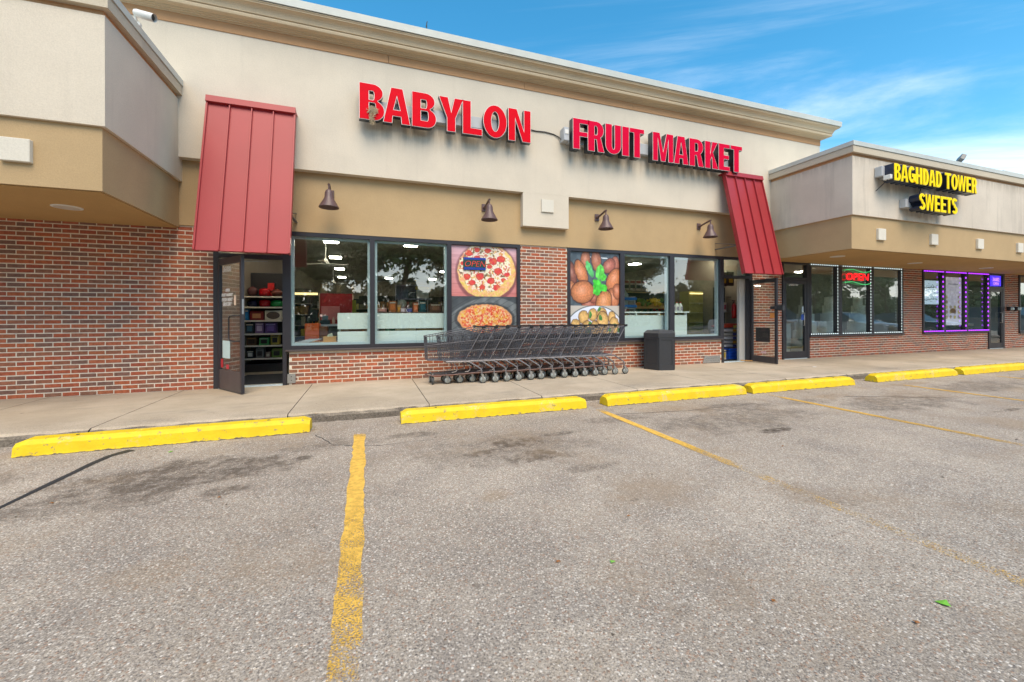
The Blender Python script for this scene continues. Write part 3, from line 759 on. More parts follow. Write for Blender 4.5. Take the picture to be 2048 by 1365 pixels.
# ------------------------------------------------------------------ wall lamps
def wall_lamp(x, label):
    t = thing('wall_lamp', label, 'wall lamp', (x, -0.03, 3.37), group='brown gooseneck lamps on the tan wall')
    b = MB(); b.cbox(x-0.055, x+0.055, -0.055, -0.03, 3.27, 3.42, 0.006); b.cyl((x, -0.05, 3.345), (x, -0.10, 3.345), 0.035, 0.03, 12); b.build('backplate', m_lamp, t)
    b = MB(); b.tube([(x, -0.09, 3.345), (x, -0.16, 3.36), (x, -0.40, 3.415), (x, -0.415, 3.41)], 0.022, 8); b.cyl((x, -0.40, 3.43), (x, -0.40, 3.33), 0.013, n=8); b.build('arm', m_lamp, t)
    b = MB(); c = (x, -0.40, 3.02)
    b.lathe([(0.0, 0.315), (0.03, 0.31), (0.052, 0.29), (0.066, 0.25), (0.070, 0.18), (0.082, 0.15), (0.155, 0.022), (0.160, 0.012), (0.160, 0.0), (0.153, 0.0), (0.145, 0.02), (0.065, 0.145), (0.05, 0.165), (0, 0.17)], c, 24)
    b.build('shade', m_lamp, t)
    b = MB(); b.lathe([(0.0, 0.045), (0.02, 0.05), (0.032, 0.075), (0.028, 0.11), (0.015, 0.15), (0, 0.16)], c, 12); b.build('bulb', m_whitep, t)
wall_lamp(-0.63, 'brown gooseneck lamp beside the left red awning')
wall_lamp(2.19, 'brown gooseneck lamp just left of the cream drop with the raised square')
wall_lamp(4.76, 'brown gooseneck lamp just right of the cream drop with the raised square')
wall_lamp(7.585, 'brown gooseneck lamp beside the right red awning')

# ------------------------------------------------------------------ signs
def arc(cx_, cz_, rx, rz, a0, a1, n=8):
    return [(cx_+rx*cos(radians(a0+(a1-a0)*i/n)), cz_+rz*sin(radians(a0+(a1-a0)*i/n))) for i in range(n+1)]
def stroke(pts, hx, hz):
    # outline of a broad-nib stroke: half width varies with direction
    L = []; R = []; n = len(pts)
    for i, p in enumerate(pts):
        a = Vector(pts[max(i-1, 0)]); c = Vector(pts[min(i+1, n-1)]); d = (c-a).normalized()
        nx, nz_ = -d.y, d.x
        L.append((p[0]+nx*hx, p[1]+nz_*hz)); R.append((p[0]-nx*hx, p[1]-nz_*hz))
    return L+R[::-1]
def glyph(ch, w, s, t):
    """contours of a bold capital of width w, height 1, vertical stroke s, horizontal stroke t"""
    if ch == 'I': return [[(0, 0), (w, 0), (w, 1), (0, 1)]]
    if ch == 'L': return [[(0, 0), (w, 0), (w, t), (s, t), (s, 1), (0, 1)]]
    if ch == 'T': a = (w-s)/2; return [[(a, 0), (a+s, 0), (a+s, 1-t), (w, 1-t), (w, 1), (0, 1), (0, 1-t), (a, 1-t)]]
    if ch == 'F': return [[(0, 0), (s, 0), (s, .5-t*.5), (w*.9, .5-t*.5), (w*.9, .5+t*.5), (s, .5+t*.5), (s, 1-t), (w, 1-t), (w, 1), (0, 1)]]
    if ch == 'E': return [[(0, 0), (w, 0), (w, t), (s, t), (s, .5-t*.45), (w*.92, .5-t*.45), (w*.92, .5+t*.5), (s, .5+t*.5), (s, 1-t), (w*.98, 1-t), (w*.98, 1), (0, 1)]]
    if ch == 'H': return [[(0, 0), (s, 0), (s, .5-t/2), (w-s, .5-t/2), (w-s, 0), (w, 0), (w, 1), (w-s, 1), (w-s, .5+t/2), (s, .5+t/2), (s, 1), (0, 1)]]
    if ch == 'N': k = s*1.08; return [[(0, 0), (s*.9, 0), (s*.9, .66), (w-k, 0), (w, 0), (w, 1), (w-s*.9, 1), (w-s*.9, .36), (k, 1), (0, 1)]]
    if ch == 'M': return [[(0, 0), (s*.85, 0), (s*.85, .70), (w*.5-s*.38, 0), (w*.5+s*.38, 0), (w-s*.85, .70), (w-s*.85, 0), (w, 0), (w, 1), (w-s*1.15, 1), (w*.5, .36), (s*1.15, 1), (0, 1)]]
    if ch == 'W': return [[(w*.16, 0), (w*.38, 0), (w*.5, .58), (w*.62, 0), (w*.84, 0), (w, 1), (w-s*.72, 1), (w*.735, .32), (w*.60, 1), (w*.40, 1), (w*.265, .32), (s*.72, 1), (0, 1)]]
    if ch == 'K': return [[(0, 0), (s, 0), (s, .30), (s+w*.10, .42), (w-s*1.12, 0), (w, 0), (w*.60, .60), (w*.97, 1), (w*.97-s*1.1, 1), (s, .60), (s, 1), (0, 1)]]
    if ch == 'A': return [[(0, 0), (s*.95, 0), (w*.5-(w*.5-s*.95)*.86, .20), (w*.5+(w*.5-s*.95)*.86, .20), (w-s*.95, 0), (w, 0), (w*.5+s*.62, 1), (w*.5-s*.62, 1)],
                          [(w*.5-w*.115, .20+t*.9), (w*.5+w*.115, .20+t*.9), (w*.5, .74)]]
    if ch == 'Y': return [[(w*.5-s*.5, 0), (w*.5+s*.5, 0), (w*.5+s*.5, .40), (w, 1), (w-s*1.05, 1), (w*.5, .60), (s*1.05, 1), (0, 1), (w*.5-s*.5, .40)]]
    if ch == 'O': return [arc(w/2, .5, w/2, .5, 0, 354, 28), arc(w/2, .5, w/2-s, .5-t, 0, 354, 28)]
    if ch == 'U': return [[(0, 1)]+arc(w/2, .30, w/2, .30, 180, 360, 14)+[(w, 1), (w-s, 1)]+arc(w/2, .30, w/2-s, .30-t, 0, -180, 12)+[(s, 1)]]
    if ch == 'D': return [[(0, 0), (w*.45, 0)]+arc(w*.45, .5, w*.55, .5, -90, 90, 14)+[(0, 1)], [(s, t), (w*.45, t)]+arc(w*.45, .5, w*.55-s, .5-t, -90, 90, 12)+[(s, 1-t)]]
    if ch == 'B':
        r = min(w*.45, .27)
        return [[(0, 0), (w-r, 0)]+arc(w-r, .275, r, .275, -90, 68, 9)+arc(w*.94-r, .76, r, .24, -60, 90, 9)+[(0, 1)],
                [(s, t), (w-r, t)]+arc(w-r, t+.135, max(r-s, .03), .135, -90, 90, 7)+[(s, t+.27)],
                [(s, 1-t-.235), (w*.94-r, 1-t-.235)]+arc(w*.94-r, 1-t-.1175, max(r-s, .03), .1175, -90, 90, 7)+[(s, 1-t)]]
    if ch == 'R':
        r = min(w*.45, .28)
        return [[(0, 0), (s, 0), (s, .40), (s+w*.10, .40), (w-s*.98, 0), (w, 0), (w*.80, .44)]+arc(w*.96-r, .71, r, .29, -55, 90, 9)+[(0, 1)],
                [(s, .40+t*.95), (w*.96-r, .40+t*.95)]+arc(w*.96-r, (.40+t*.95+1-t)/2, max(r-s, .03), (1-t-.40-t*.95)/2, -90, 90, 7)+[(s, 1-t)]]
    if ch == 'G':
        c = arc(w/2, .5, w/2-s/2, .5-t/2, 42, 322, 20)
        return [stroke(c, s/2, t/2)[:21]+[(w, .12), (w, .54), (w*.52, .54), (w*.52, .54-t*.9), (w-s*.8, .54-t*.9), (w-s*.8, .24)]+stroke(c, s/2, t/2)[23:]]
    if ch == 'S':
        c = arc(w/2, .74, w/2-s/2, .26-t/2, 20, 262, 14)+arc(w/2, .265, w/2-s/2, .265-t/2, 82, -160, 14)
        return [stroke(c, s/2, t/2)]
dg_tmp = []
def curve_mesh(contours, depth, offset=0.0, name='letter'):
    cu = bpy.data.curves.new('tmp', 'CURVE'); cu.dimensions = '2D'; cu.fill_mode = 'BOTH'; cu.extrude = depth/2; cu.offset = offset
    for c in contours:
        sp = cu.splines.new('POLY'); sp.points.add(len(c)-1); sp.use_cyclic_u = True
        for i, (x, y) in enumerate(c): sp.points[i].co = (x, y, 0, 1)
    o = bpy.data.objects.new('tmp', cu); COL.objects.link(o)
    me = bpy.data.meshes.new_from_object(o.evaluated_get(bpy.context.evaluated_depsgraph_get()))
    bpy.data.objects.remove(o); me.name = name
    return me
ROT = Matrix.Rotation(pi/2, 4, 'X')
def text_mesh(s, size, depth=0.002, bold=0.0, shear=0.0, squeeze=1.0):
    cu = bpy.data.curves.new('tmp', 'FONT'); cu.body = s; cu.size = size; cu.extrude = depth/2; cu.offset = bold; cu.shear = shear; cu.align_x = 'CENTER'; cu.resolution_u = 3
    o = bpy.data.objects.new('tmp', cu); COL.objects.link(o)
    bpy.context.view_layer.update()
    me = bpy.data.meshes.new_from_object(o.evaluated_get(bpy.context.evaluated_depsgraph_get()))
    bpy.data.objects.remove(o); me.transform(Matrix.Diagonal((squeeze, 1, 1, 1))); me.transform(ROT)
    return me
def text_on(s, size, x, y, z, mat, parent, bold=0.0, name='lettering', rot=0.0, squeeze=1.0, shear=0.0, depth=0.002):
    me = text_mesh(s, size, depth, bold, shear, squeeze); me.materials.clear(); me.materials.append(mat)
    if rot: me.transform(Matrix.Rotation(rot, 4, 'Z'))
    return put(name, me, parent, loc=(x, y, z))
def letter(parent, ch, x0, x1, z0, z1, yf, depth, s, t, mface, mret, trim=0.009, mtrim=None):
    H = z1-z0; w = (x1-x0)/H
    C_ = [[(x*H, z_*H) for x, z_ in c] for c in glyph(ch, w, s, t)]
    body = curve_mesh(C_, depth); body.transform(ROT); body.transform(Matrix.Translation((x0, yf+depth/2, z0)))
    body.materials.clear(); body.materials.append(mret); body.materials.append(mtrim or m_trim)
    for p in body.polygons: p.material_index = 1 if p.normal.y < -0.9 else 0
    o = put('letter', body, parent); o['label'] = 'letter '+ch
    face = curve_mesh(C_, 0.006, -trim); face.transform(ROT); face.transform(Matrix.Translation((x0, yf-0.003, z0)))
    face.materials.clear(); face.materials.append(mface); put('letter_face', face, o)
def sign(name, label, chars, z0, z1, yf, depth, s, t, mface, mret, race, yw, trim=0.009, mtrim=None):
    xa, xb, za, zb = race
    T = thing('shop_sign', label, 'sign', ((xa+xb)/2, yw, (za+zb)/2))
    b = MB(); b.cbox(xa, xb, yf+depth+0.002, yw+0.001, za, zb, 0.006); b.build('raceway', m_race, T)
    for ch, x0, x1 in chars: letter(T, ch, x0, x1, z0, z1, yf, depth, s, t, mface, mret, trim, mtrim)
    return T
sign('shop_sign', 'large red letters BABYLON on the cream wall', [('B', -.15, .275), ('A', .245, .72), ('B', .74, 1.185), ('Y', 1.225, 1.69), ('L', 1.67, 2.055), ('O', 2.07, 2.55), ('N', 2.575, 3.05)],
     4.61, 5.245, -0.40, 0.11, 0.262, 0.205, m_redsign, m_return, (0.15, 3.0, 4.80, 5.02), -0.17)
fm = [('F', 3.955, 4.34), ('R', 4.30, 4.70), ('U', 4.72, 5.11), ('I', 5.13, 5.31), ('T', 5.32, 5.70), ('M', 5.92, 6.48), ('A', 6.49, 6.90), ('R', 6.925, 7.345), ('K', 7.375, 7.78), ('E', 7.785, 8.13), ('T', 8.15, 8.515)]
sign('shop_sign', 'raspberry red letters FRUIT MARKET on the cream wall', fm, 4.61, 5.245, -0.45, 0.16, 0.26, 0.165, m_pinksign, m_return, (3.93, 8.3, 4.78, 5.02), -0.17)
E1 = thing('electrical_box', 'grey electrical box at the left end of the FRUIT MARKET letters', 'junction box', (3.9, -0.17, 4.95))
b = MB(); b.cbox(3.80, 3.925, -0.36, -0.171, 4.80, 5.08, 0.01); b.build('box', m_race, E1)
b = MB(); b.cbox(3.82, 3.90, -0.372, -0.361, 4.93, 5.02, 0.003); b.build('cover_plate', m_whitep, E1)
cab = MB(); cab.tube([(3.06, -0.185, 4.99), (3.25, -0.183, 4.975), (3.45, -0.185, 4.985), (3.65, -0.183, 4.965), (3.76, -0.19, 4.92), (3.80, -0.22, 4.86)], 0.011, 6)
tag(cab.build('cable', m_dgrey), 'thin grey cable running between the two red signs', 'cable')
bt = [('B', 10.59, 10.815), ('A', 10.81, 11.07), ('G', 11.07, 11.32), ('H', 11.33, 11.565), ('D', 11.585, 11.80), ('A', 11.80, 12.045), ('D', 12.055, 12.29),
      ('T', 12.395, 12.64), ('O', 12.64, 12.90), ('W', 12.89, 13.22), ('E', 13.235, 13.44), ('R', 13.455, 13.68)]
bs = sign('shop_sign', 'yellow letters BAGHDAD TOWER on the right canopy', bt, 4.06, 4.43, -2.39, 0.19, 0.25, 0.17, m_yelsign, m_navy, (10.66, 13.6, 4.17, 4.36), -2.075, 0.010, M('yellow_trim', (0.8, 0.6, 0.02), 0.4))
sw = [('S', 11.45, 11.68), ('W', 11.67, 11.99), ('E', 12.01, 12.22), ('E', 12.235, 12.45), ('T', 12.44, 12.675), ('S', 12.665, 12.89)]
sign('shop_sign', 'yellow letters SWEETS below the longer yellow sign', sw, 3.505, 3.875, -2.39, 0.19, 0.25, 0.17, m_yelsign, m_navy, (11.36, 12.85, 3.60, 3.79), -2.075, 0.010, M('yellow_trim', (0.8, 0.6, 0.02), 0.4))
E2 = thing('electrical_box', 'small pale electrical box at the left end of the yellow BAGHDAD TOWER letters', 'junction box', (10.55, -2.08, 4.3))
b = MB(); b.cbox(10.50, 10.655, -2.22, -2.076, 4.20, 4.42, 0.01); b.build('box', m_race, E2)
b = MB(); b.cbox(10.53, 10.63, -2.36, -2.221, 4.10, 4.20, 0.01); b.build('switch_box', m_whitep, E2)
b = MB(); b.tube([(10.55, -2.30, 4.10), (10.53, -2.2, 4.0), (10.50, -2.10, 3.90)], 0.009, 6)
b.build('wire', m_black, E2); b = MB(); b.tube([(12.05, -2.14, 4.15), (12.02, -2.11, 3.95), (12.0, -2.12, 3.80)], 0.009, 6); b.build('wire', m_black, E2)

# bird nest in the lower half of the first B
nest = thing('bird_nest', 'straw bird nest stuck in the first letter B', 'nest', (0.07, -0.42, 4.70))
b = MB()
for i in range(150):
    a0 = random.uniform(0, 2*pi); r = random.uniform(0.02, 0.085); cxn, czn = 0.075+r*cos(a0), 4.765+r*0.95*sin(a0)
    if random.random() < .35: cxn, czn = 0.06+random.uniform(-.03, .03), 4.61+random.uniform(-.07, .08)
    dx, dz, dy = random.uniform(-.04, .04), random.uniform(-.04, .04), random.uniform(-.02, .02)
    y = -0.425+random.uniform(-.02, .012)
    b.tube([(cxn-dx, y-dy, czn-dz), (cxn, y-.008, czn), (cxn+dx, y+dy, czn+dz)], random.uniform(.0025, .0055), 4)
b.build('straw', M('straw', (0.50, 0.40, 0.26), 0.9, nz=(60, 0.4)), nest)

# ------------------------------------------------------------------ shopping carts
m_wire = M('cart_wire', (0.125, 0.125, 0.14), 0.42, 0.35, nz=(20, 0.2))
m_tube = M('cart_frame', (0.23, 0.215, 0.22), 0.38, 0.45, nz=(12, 0.25))
m_rust = M('rusty_cart_rail', (0.19, 0.115, 0.10), 0.55, 0.4, nz=(14, 0.35))
m_tyre = M('grey_rubber', (0.055, 0.058, 0.060), 0.6)
m_hub = M('grey_hub', (0.36, 0.39, 0.37), 0.4, nz=(40, 0.15))
def cart():
    t = thing('shopping_cart', '', 'shopping cart', group='nested shopping carts in front of the windows')
    F, Rr = -0.94, 0.02
    def top(u, s_): return Vector((F+(Rr-F)*u, s_*(0.17+0.10*u), 0.835+0.145*u))
    def bot(u, s_): return Vector((F+0.02+(-0.29-F-0.02)*u, s_*(0.145+0.085*u), 0.425-0.02*u))
    b = MB()
    for s_ in (-1, 1):
        b.tube([top(i/4, s_) for i in range(5)], 0.008, 6); b.tube([bot(0, s_), bot(1, s_)], 0.0045, 6)
        for k in (0.33, 0.62): b.tube([bot(0, s_).lerp(top(0, s_), k), bot(1, s_).lerp(top(1, s_), k)], 0.0045 if k < .5 else 0.0065, 5)
        for i in range(19):
            u = i/18; b.tube([top(u, s_), bot(u, s_)], 0.0034, 4)
    for u, r in ((0, .0055), (1, .005)): b.tube([top(u, -1), top(u, 1)], r, 5); b.tube([bot(u, -1), bot(u, 1)], r, 5)
    for k in (0.2, 0.4, 0.6, 0.8): b.tube([bot(0, -1).lerp(top(0, -1), k), bot(0, 1).lerp(top(0, 1), k)], 0.003, 4)
    for i in range(9):
        k = (i+0.5)/9; b.tube([top(0, -1).lerp(top(0, 1), k), bot(0, -1).lerp(bot(0, 1), k), bot(1, -1).lerp(bot(1, 1), k)], 0.0034, 4)
        b.tube([top(1, -1).lerp(top(1, 1), k), bot(1, -1).lerp(bot(1, 1), k)], 0.0034, 4)
    for i in range(1, 6): u = i/6; b.tube([bot(u, -1), bot(u, 1)], 0.0034, 4)
    b.build('basket', m_wire, t, True)
    b = MB()
    for s_ in (-1, 1):
        b.tube([(-0.62, s_*.20, 0.395), (-0.30, s_*.245, 0.392), (-0.225, s_*.25, 0.385), (-0.06, s_*.262, 0.285), (-0.015, s_*.268, 0.255), (0, s_*.27, 0.215), (0, s_*.27, 0.15)], 0.0150, 8)
        b.tube([(-0.30, s_*.24, 0.40), (0.035, s_*.275, 0.985)], 0.0065, 6)
        b.tube([(-0.50, s_*.2, 0.39), (-0.43, s_*.2, 0.30), (-0.42, s_*.2, 0.25), (-0.45, s_*.2, 0.215), (-0.52, s_*.2, 0.205)], 0.009, 6)
    b.tube([(-0.62, -.20, 0.395), (-0.62, .20, 0.395)], 0.01, 6); b.tube([(-0.25, -.245, 0.39), (-0.25, .245, 0.39)], 0.01, 6)
    b.build('frame', m_tube, t, True)
    b = MB()
    for s_ in (-1, 1): b.tube([(-0.91, s_*.10, 0.165), (-0.84, s_*.145, 0.16), (-0.5, s_*.21, 0.168), (0.0, s_*.27, 0.195)], 0.0105, 8)
    b.tube([(-0.91, -.10, 0.165), (-0.935, -.06, 0.17), (-0.94, 0, 0.17), (-0.935, .06, 0.17), (-0.91, .10, 0.165)], 0.0105, 8)
    b.build('bottom_rail', m_rust, t, True)
    b = MB(); b.add([(-0.86, -.12, .178), (-0.86, .12, .178), (-0.30, .22, .195), (-0.30, -.22, .195), (-0.86, -.12, .170), (-0.86, .12, .170), (-0.30, .22, .187), (-0.30, -.22, .187)],
                    [(0, 1, 2, 3), (7, 6, 5, 4), (0, 4, 5, 1), (1, 5, 6, 2), (2, 6, 7, 3), (3, 7, 4, 0)])
    b.build('bottom_tray', m_dgrey, t, True)
    b = MB(); b.tube([(0.045, -.285, 0.99), (0.045, .285, 0.99)], 0.0155, 10)
    for s_ in (-1, 1): b.add(*(lambda q: (q.v, q.f))(MB().cbox(0.0, 0.065, s_*.285-.018, s_*.285+.018, 0.965, 1.01, 0.006)))
    b.build('handle', m_black, t, True)
    b = MB(); v = [Vector((-0.05, y, 0.82)) for y in (-.2, .2)]+[Vector((-0.10, y, 0.68)) for y in (.2, -.2)]
    b.add([tuple(q) for q in v]+[(q.x-.01, q.y, q.z) for q in v], [(0, 1, 2, 3), (7, 6, 5, 4), (0, 4, 5, 1), (1, 5, 6, 2), (2, 6, 7, 3), (3, 7, 4, 0)])
    b.build('child_seat_flap', m_black, t, True)
    b = MB(); b.cbox(-0.955, -0.945, -.07, .07, 0.785, 0.815, 0.002); b.build('front_plate', m_black, t, True)
    fork = MB(); fork.box(-.008, .035, -.024, -.020, -.035, .055); fork.box(-.008, .035, .020, .024, -.035, .055); fork.box(-.012, .03, -.024, .024, .055, .062); fork.cyl((0, 0, .06), (0, 0, .09), .014, n=8)
    fork.v = [(x*1.0+(0.0 if z_ > 0 else 0.012), y, z_) for x, y, z_ in fork.v]
    fm_ = fork.mesh('castor', m_steel)
    wh = MB(); wh.lathe([(.030, -.017), (.060, -.017), (.068, -.010), (.068, .010), (.060, .017), (.030, .017)], (0, 0, 0), 20, axis='y'); wm = wh.mesh('wheel', m_tyre)
    hb = MB(); hb.lathe([(0, -.020), (.010, -.020), (.012, -.0175), (.051, -.0175), (.052, -.010), (.052, .010), (.051, .0175), (.012, .0175), (.010, .020), (0, .020)], (0, 0, 0), 16, axis='y'); hm = hb.mesh('hub', m_hub)
    for x, y in ((0, -.27), (0, .27), (-.83, -.115), (-.83, .115)):
        k = put('castor', fm_, t, True, (x, y, 0.10)); k.rotation_euler = (0, 0, random.uniform(-.15, .15))
        w = put('wheel', wm, k, True, (0.022, 0, -0.032)); w['wheel'] = 1
    # hub sits inside the wheel mesh of the castor: joined here so the depth stays thing > part > sub-part
    return t, hm
c0, hm = cart()
for o in [o for o in bpy.data.objects if o.name.startswith('castor')]:
    put('hub', hm, o, True, (0.022, 0, -0.032))
carts = [c0]+[copy_tree(c0) for _ in range(13)]
A = Vector((1.86, -0.70, 0)); Bv = Vector((4.88, -0.565, 0)); dirc = (Bv-A); angc = atan2(dirc.y, dirc.x)
lab = ['leftmost shopping cart, its whole basket front showing', 'shopping cart nested right behind the leftmost one', 'third shopping cart from the left end of the nested row', 'fourth shopping cart from the left end of the nested row',
       'fifth shopping cart from the left end of the nested row', 'sixth shopping cart from the left end of the nested row', 'seventh shopping cart from the left, near the middle of the row', 'seventh shopping cart from the bin end, near the middle of the row',
       'sixth shopping cart from the bin end of the row', 'fifth shopping cart from the bin end of the row', 'fourth shopping cart from the bin end of the row', 'third shopping cart from the bin end of the row',
       'shopping cart next to last at the bin end of the row', 'rightmost shopping cart, its handle and black seat flap showing, nearest the bin']
for i, c in enumerate(carts):
    c.location = A+(Bv-A)*(i/13)+Vector((random.uniform(-.014, .014), random.uniform(-.012, .012), 0)); c.rotation_euler = (0, 0, angc+random.uniform(-.014, .014)); c['label'] = lab[i]
# a cart's front castors swivel freely
for k in c0.children:
    if k.name.startswith('castor') and k.location.x < -0.5: k.rotation_euler = (0, 0, 1.35 if k.location.y < 0 else 1.6)

# ------------------------------------------------------------------ hexagonal bin
def hexa(cx_, cy_, R, rot, z0, z1, R1=None):
    R1 = R1 or R; v = []
    for r, zz_ in ((R, z0), (R1, z1)): v += [(cx_+r*cos(rot+i*pi/3), cy_+r*sin(rot+i*pi/3), zz_) for i in range(6)]
    return v, [(i, (i+1) % 6, 6+(i+1) % 6, 6+i) for i in range(6)]+[tuple(range(6))[::-1], tuple(range(6, 12))]
bx0, by0, br = 6.13, -0.40, radians(228)
tb = thing('litter_bin', 'dark grey six-sided plastic litter bin standing under the right window', 'bin', (bx0, by0, 0))
b = MB(); b.add(*hexa(bx0, by0, .355, br, 0.0, 0.70)); b.build('body', m_dgrey, tb)
for i in range(6):
    a0 = br+i*pi/3; a1 = a0+pi/3
    p0 = Vector((bx0+.355*cos(a0), by0+.355*sin(a0), 0)); p1 = Vector((bx0+.355*cos(a1), by0+.355*sin(a1), 0)); n_ = ((p0+p1)/2-Vector((bx0, by0, 0))).normalized()
    b = MB(); e = p1-p0
    for (u0, u1, z0, z1) in ((.03, .13, 0.0, .70), (.87, .97, 0, .70), (.13, .87, 0.0, .12), (.13, .87, .66, .70)):
        q0 = p0+e*u0; q1 = p0+e*u1; v = []
        for zz_ in (z0, z1):
            for tt in (-.004, .012):
                for q in (q0, q1): w = q+n_*tt; v.append((w.x, w.y, zz_+(0.001 if zz_ == 0 else 0)))
        b.add(v, [(0, 2, 3, 1), (4, 5, 7, 6), (0, 1, 5, 4), (2, 6, 7, 3), (0, 4, 6, 2), (1, 3, 7, 5)])
    b.build('side_panel', m_dgrey, tb)
b = MB(); b.add(*hexa(bx0, by0, .372, br, 0.705, 0.80)); v, f = hexa(bx0, by0, .372, br, 0.80, 0.855, .30); b.add(v, f); b.add(*hexa(bx0, by0, .17, br, 0.855, 0.868, .16)); b.build('lid', m_dgrey, tb)

# ------------------------------------------------------------------ small fixtures
def plate(name, label, cat, x0, x1, z0, z1, holes, skew=0.0):
    t = thing(name, label, cat, ((x0+x1)/2, -0.01, z0)); b = MB()
    b.prism([(x0, z0), (x1, z0), (x1, z1), (x0+skew, z1)], -0.022, -0.012); b.build('plate', m_steel, t)
    h = MB()
    for i, j in holes: h.cyl((x0+skew+(x1-x0-skew)*i, -0.0235, z0+(z1-z0)*j), (x0+skew+(x1-x0-skew)*i, -0.0222, z0+(z1-z0)*j), 0.008, n=8)
    h.build('screw_row' if False else 'holes', m_dgrey, t)
plate('patch_plate', 'grey perforated metal plate at the foot of the low brick wall by the right door', 'metal plate', 7.72, 8.27, 0.015, 0.185, [(i/9, j) for i in range(1, 9) for j in (.3, .65)], 0.06)
plate('patch_plate', 'small grey metal plate with two screws beside the left door foot', 'metal plate', -1.325, -1.20, 0.03, 0.19, [(.5, .3), (.5, .7)])
def camera_(name, label, x, y, z, yaw, wall):
    t = thing('security_camera', label, 'security camera', (x, y, z))
    d = Vector((cos(yaw), sin(yaw), -0.25)).normalized(); p = Vector((x, y, z))
    b = MB(); b.cyl(p-d*.10, p+d*.10, 0.042, n=14); b.cyl(p-d*.08, p+d*.135, 0.047, 0.05, 14, cap=False); b.build('housing', m_whitep, t)
    b = MB(); b.cyl(p+d*.10, p+d*.112, 0.036, n=14); b.build('lens', m_black, t)
    b = MB(); w = Vector(wall); b.tube([p-d*.05, p-d*.1+Vector((0, 0, -.03)), w], 0.016, 6); b.cyl(w, w+Vector((0, 0.002, 0)), .05, n=12); b.cyl(w-Vector((0, .03, 0)), w, .045, n=12); b.build('bracket', m_whitep, t)
camera_('security_camera', 'white security camera on the left canopy edge below the cornice', -2.70, -1.50, 5.03, -0.25, (-2.80, -1.42, 4.93))
camera_('security_camera', 'white security camera on the end of the tall market wall', 11.60, -0.55, 5.45, 2.2, (11.50, -0.17, 5.40))
fl = thing('floodlight', 'small floodlight standing on the right parapet edge', 'floodlight', (14.25, -1.8, 4.9))
b = MB(); b.tube([(14.25, -1.8, 4.88), (14.25, -1.8, 5.06), (14.30, -1.83, 5.10)], 0.015, 6); b.build('stem', m_dgrey, fl)
b = MB(); b.cbox(-.11, .11, -.05, .05, -.08, .08, .01); fo = b.build('housing', M('flood_housing', (0.16, 0.17, 0.17), 0.4), fl, True); fo.location = (0.07, -0.03, 0.27); fo.rotation_euler = (0.5, 0.3, 0.9)
b = MB(); b.box(-.09, .09, -.054, -.051, -.06, .06); fg = b.build('glass', M('flood_glass', (0.35, 0.45, 0.45), 0.15), fo, True)
bd = MB(); bd.tube([(1.0, -.48, 6.352), (1.0, -.48, 6.47), (1.01, -.48, 6.50)], 0.009, 5); bd.tube([(0.985, -.48, 6.40), (1.0, -.48, 6.46)], 0.006, 5)
tag(bd.build('roof_spike', m_dgrey), 'small dark spike sticking up from the roof coping', 'spike')

# ------------------------------------------------------------------ window posters (flat prints)
def vnoise(u, v, fu, fv, seed):
    r = np.random.RandomState(seed); gx = r.rand(int(fv)+3, int(fu)+3)
    x = u*fu; y = v*fv; i = x.astype(int); j = y.astype(int); fx = x-i; fy = y-j
    fx = fx*fx*(3-2*fx); fy = fy*fy*(3-2*fy)
    return (gx[j, i]*(1-fx)+gx[j, i+1]*fx)*(1-fy)+(gx[j+1, i]*(1-fx)+gx[j+1, i+1]*fx)*fy
def srgb(c):
    c = np.clip(np.asarray(c, float)/255, 0, 1); return np.where(c <= .04045, c/12.92, ((c+.055)/1.055)**2.4)
q = NT('printed_film'); at = q.N('ShaderNodeAttribute', attribute_name='ink'); q.I(q.b, 'Base Color', at.outputs['Color']); q.b.inputs['Roughness'].default_value = 0.35
m_print = q.m
def print_panel(name, fn, x0, x1, z0, z1, y, nx, nz, parent):
    u, v = np.meshgrid((np.arange(nx)+.5)/nx, (np.arange(nz)+.5)/nz)      # v downwards
    img = srgb(fn(u, v))
    xs = np.linspace(x0, x1, nx+1); zs_ = np.linspace(z1, z0, nz+1)
    X, Z = np.meshgrid(xs, zs_); co = np.stack([X, np.full_like(X, y), Z], -1).reshape(-1, 3)
    a = (np.arange(nz)[:, None]*(nx+1)+np.arange(nx)[None]).reshape(-1)
    faces = np.stack([a, a+nx+1, a+nx+2, a+1], 1)
    me = bpy.data.meshes.new(name); me.vertices.add(len(co)); me.vertices.foreach_set('co', co.ravel())
    me.loops.add(faces.size); me.loops.foreach_set('vertex_index', faces.ravel().astype(np.int32))
    me.polygons.add(len(faces)); me.polygons.foreach_set('loop_start', np.arange(0, faces.size, 4, dtype=np.int32)); me.polygons.foreach_set('loop_total', np.full(len(faces), 4, np.int32))
    me.update()
    at_ = me.color_attributes.new('ink', 'FLOAT_COLOR', 'CORNER')
    cc = np.repeat(np.concatenate([img.reshape(-1, 3), np.ones((nx*nz, 1))], 1), 4, 0); at_.data.foreach_set('color', cc.ravel().astype(np.float32))
    me.materials.append(m_print)
    return put(name, me, parent)
def lay(img, mask, col): m_ = np.clip(mask, 0, 1)[..., None]; return img*(1-m_)+np.asarray(col, float)*m_ if np.ndim(col) == 1 else img*(1-m_)+col*m_
def ell(u, v, cx_, cy_, rx, ry, rot=0, soft=.06):
    c, s_ = cos(rot), sin(rot); dx, dy = u-cx_, v-cy_; a_ = (dx*c+dy*s_)/rx; b_ = (-dx*s_+dy*c)/ry
    d = np.sqrt(a_*a_+b_*b_); return np.clip((1-d)/soft, 0, 1), d, a_, b_
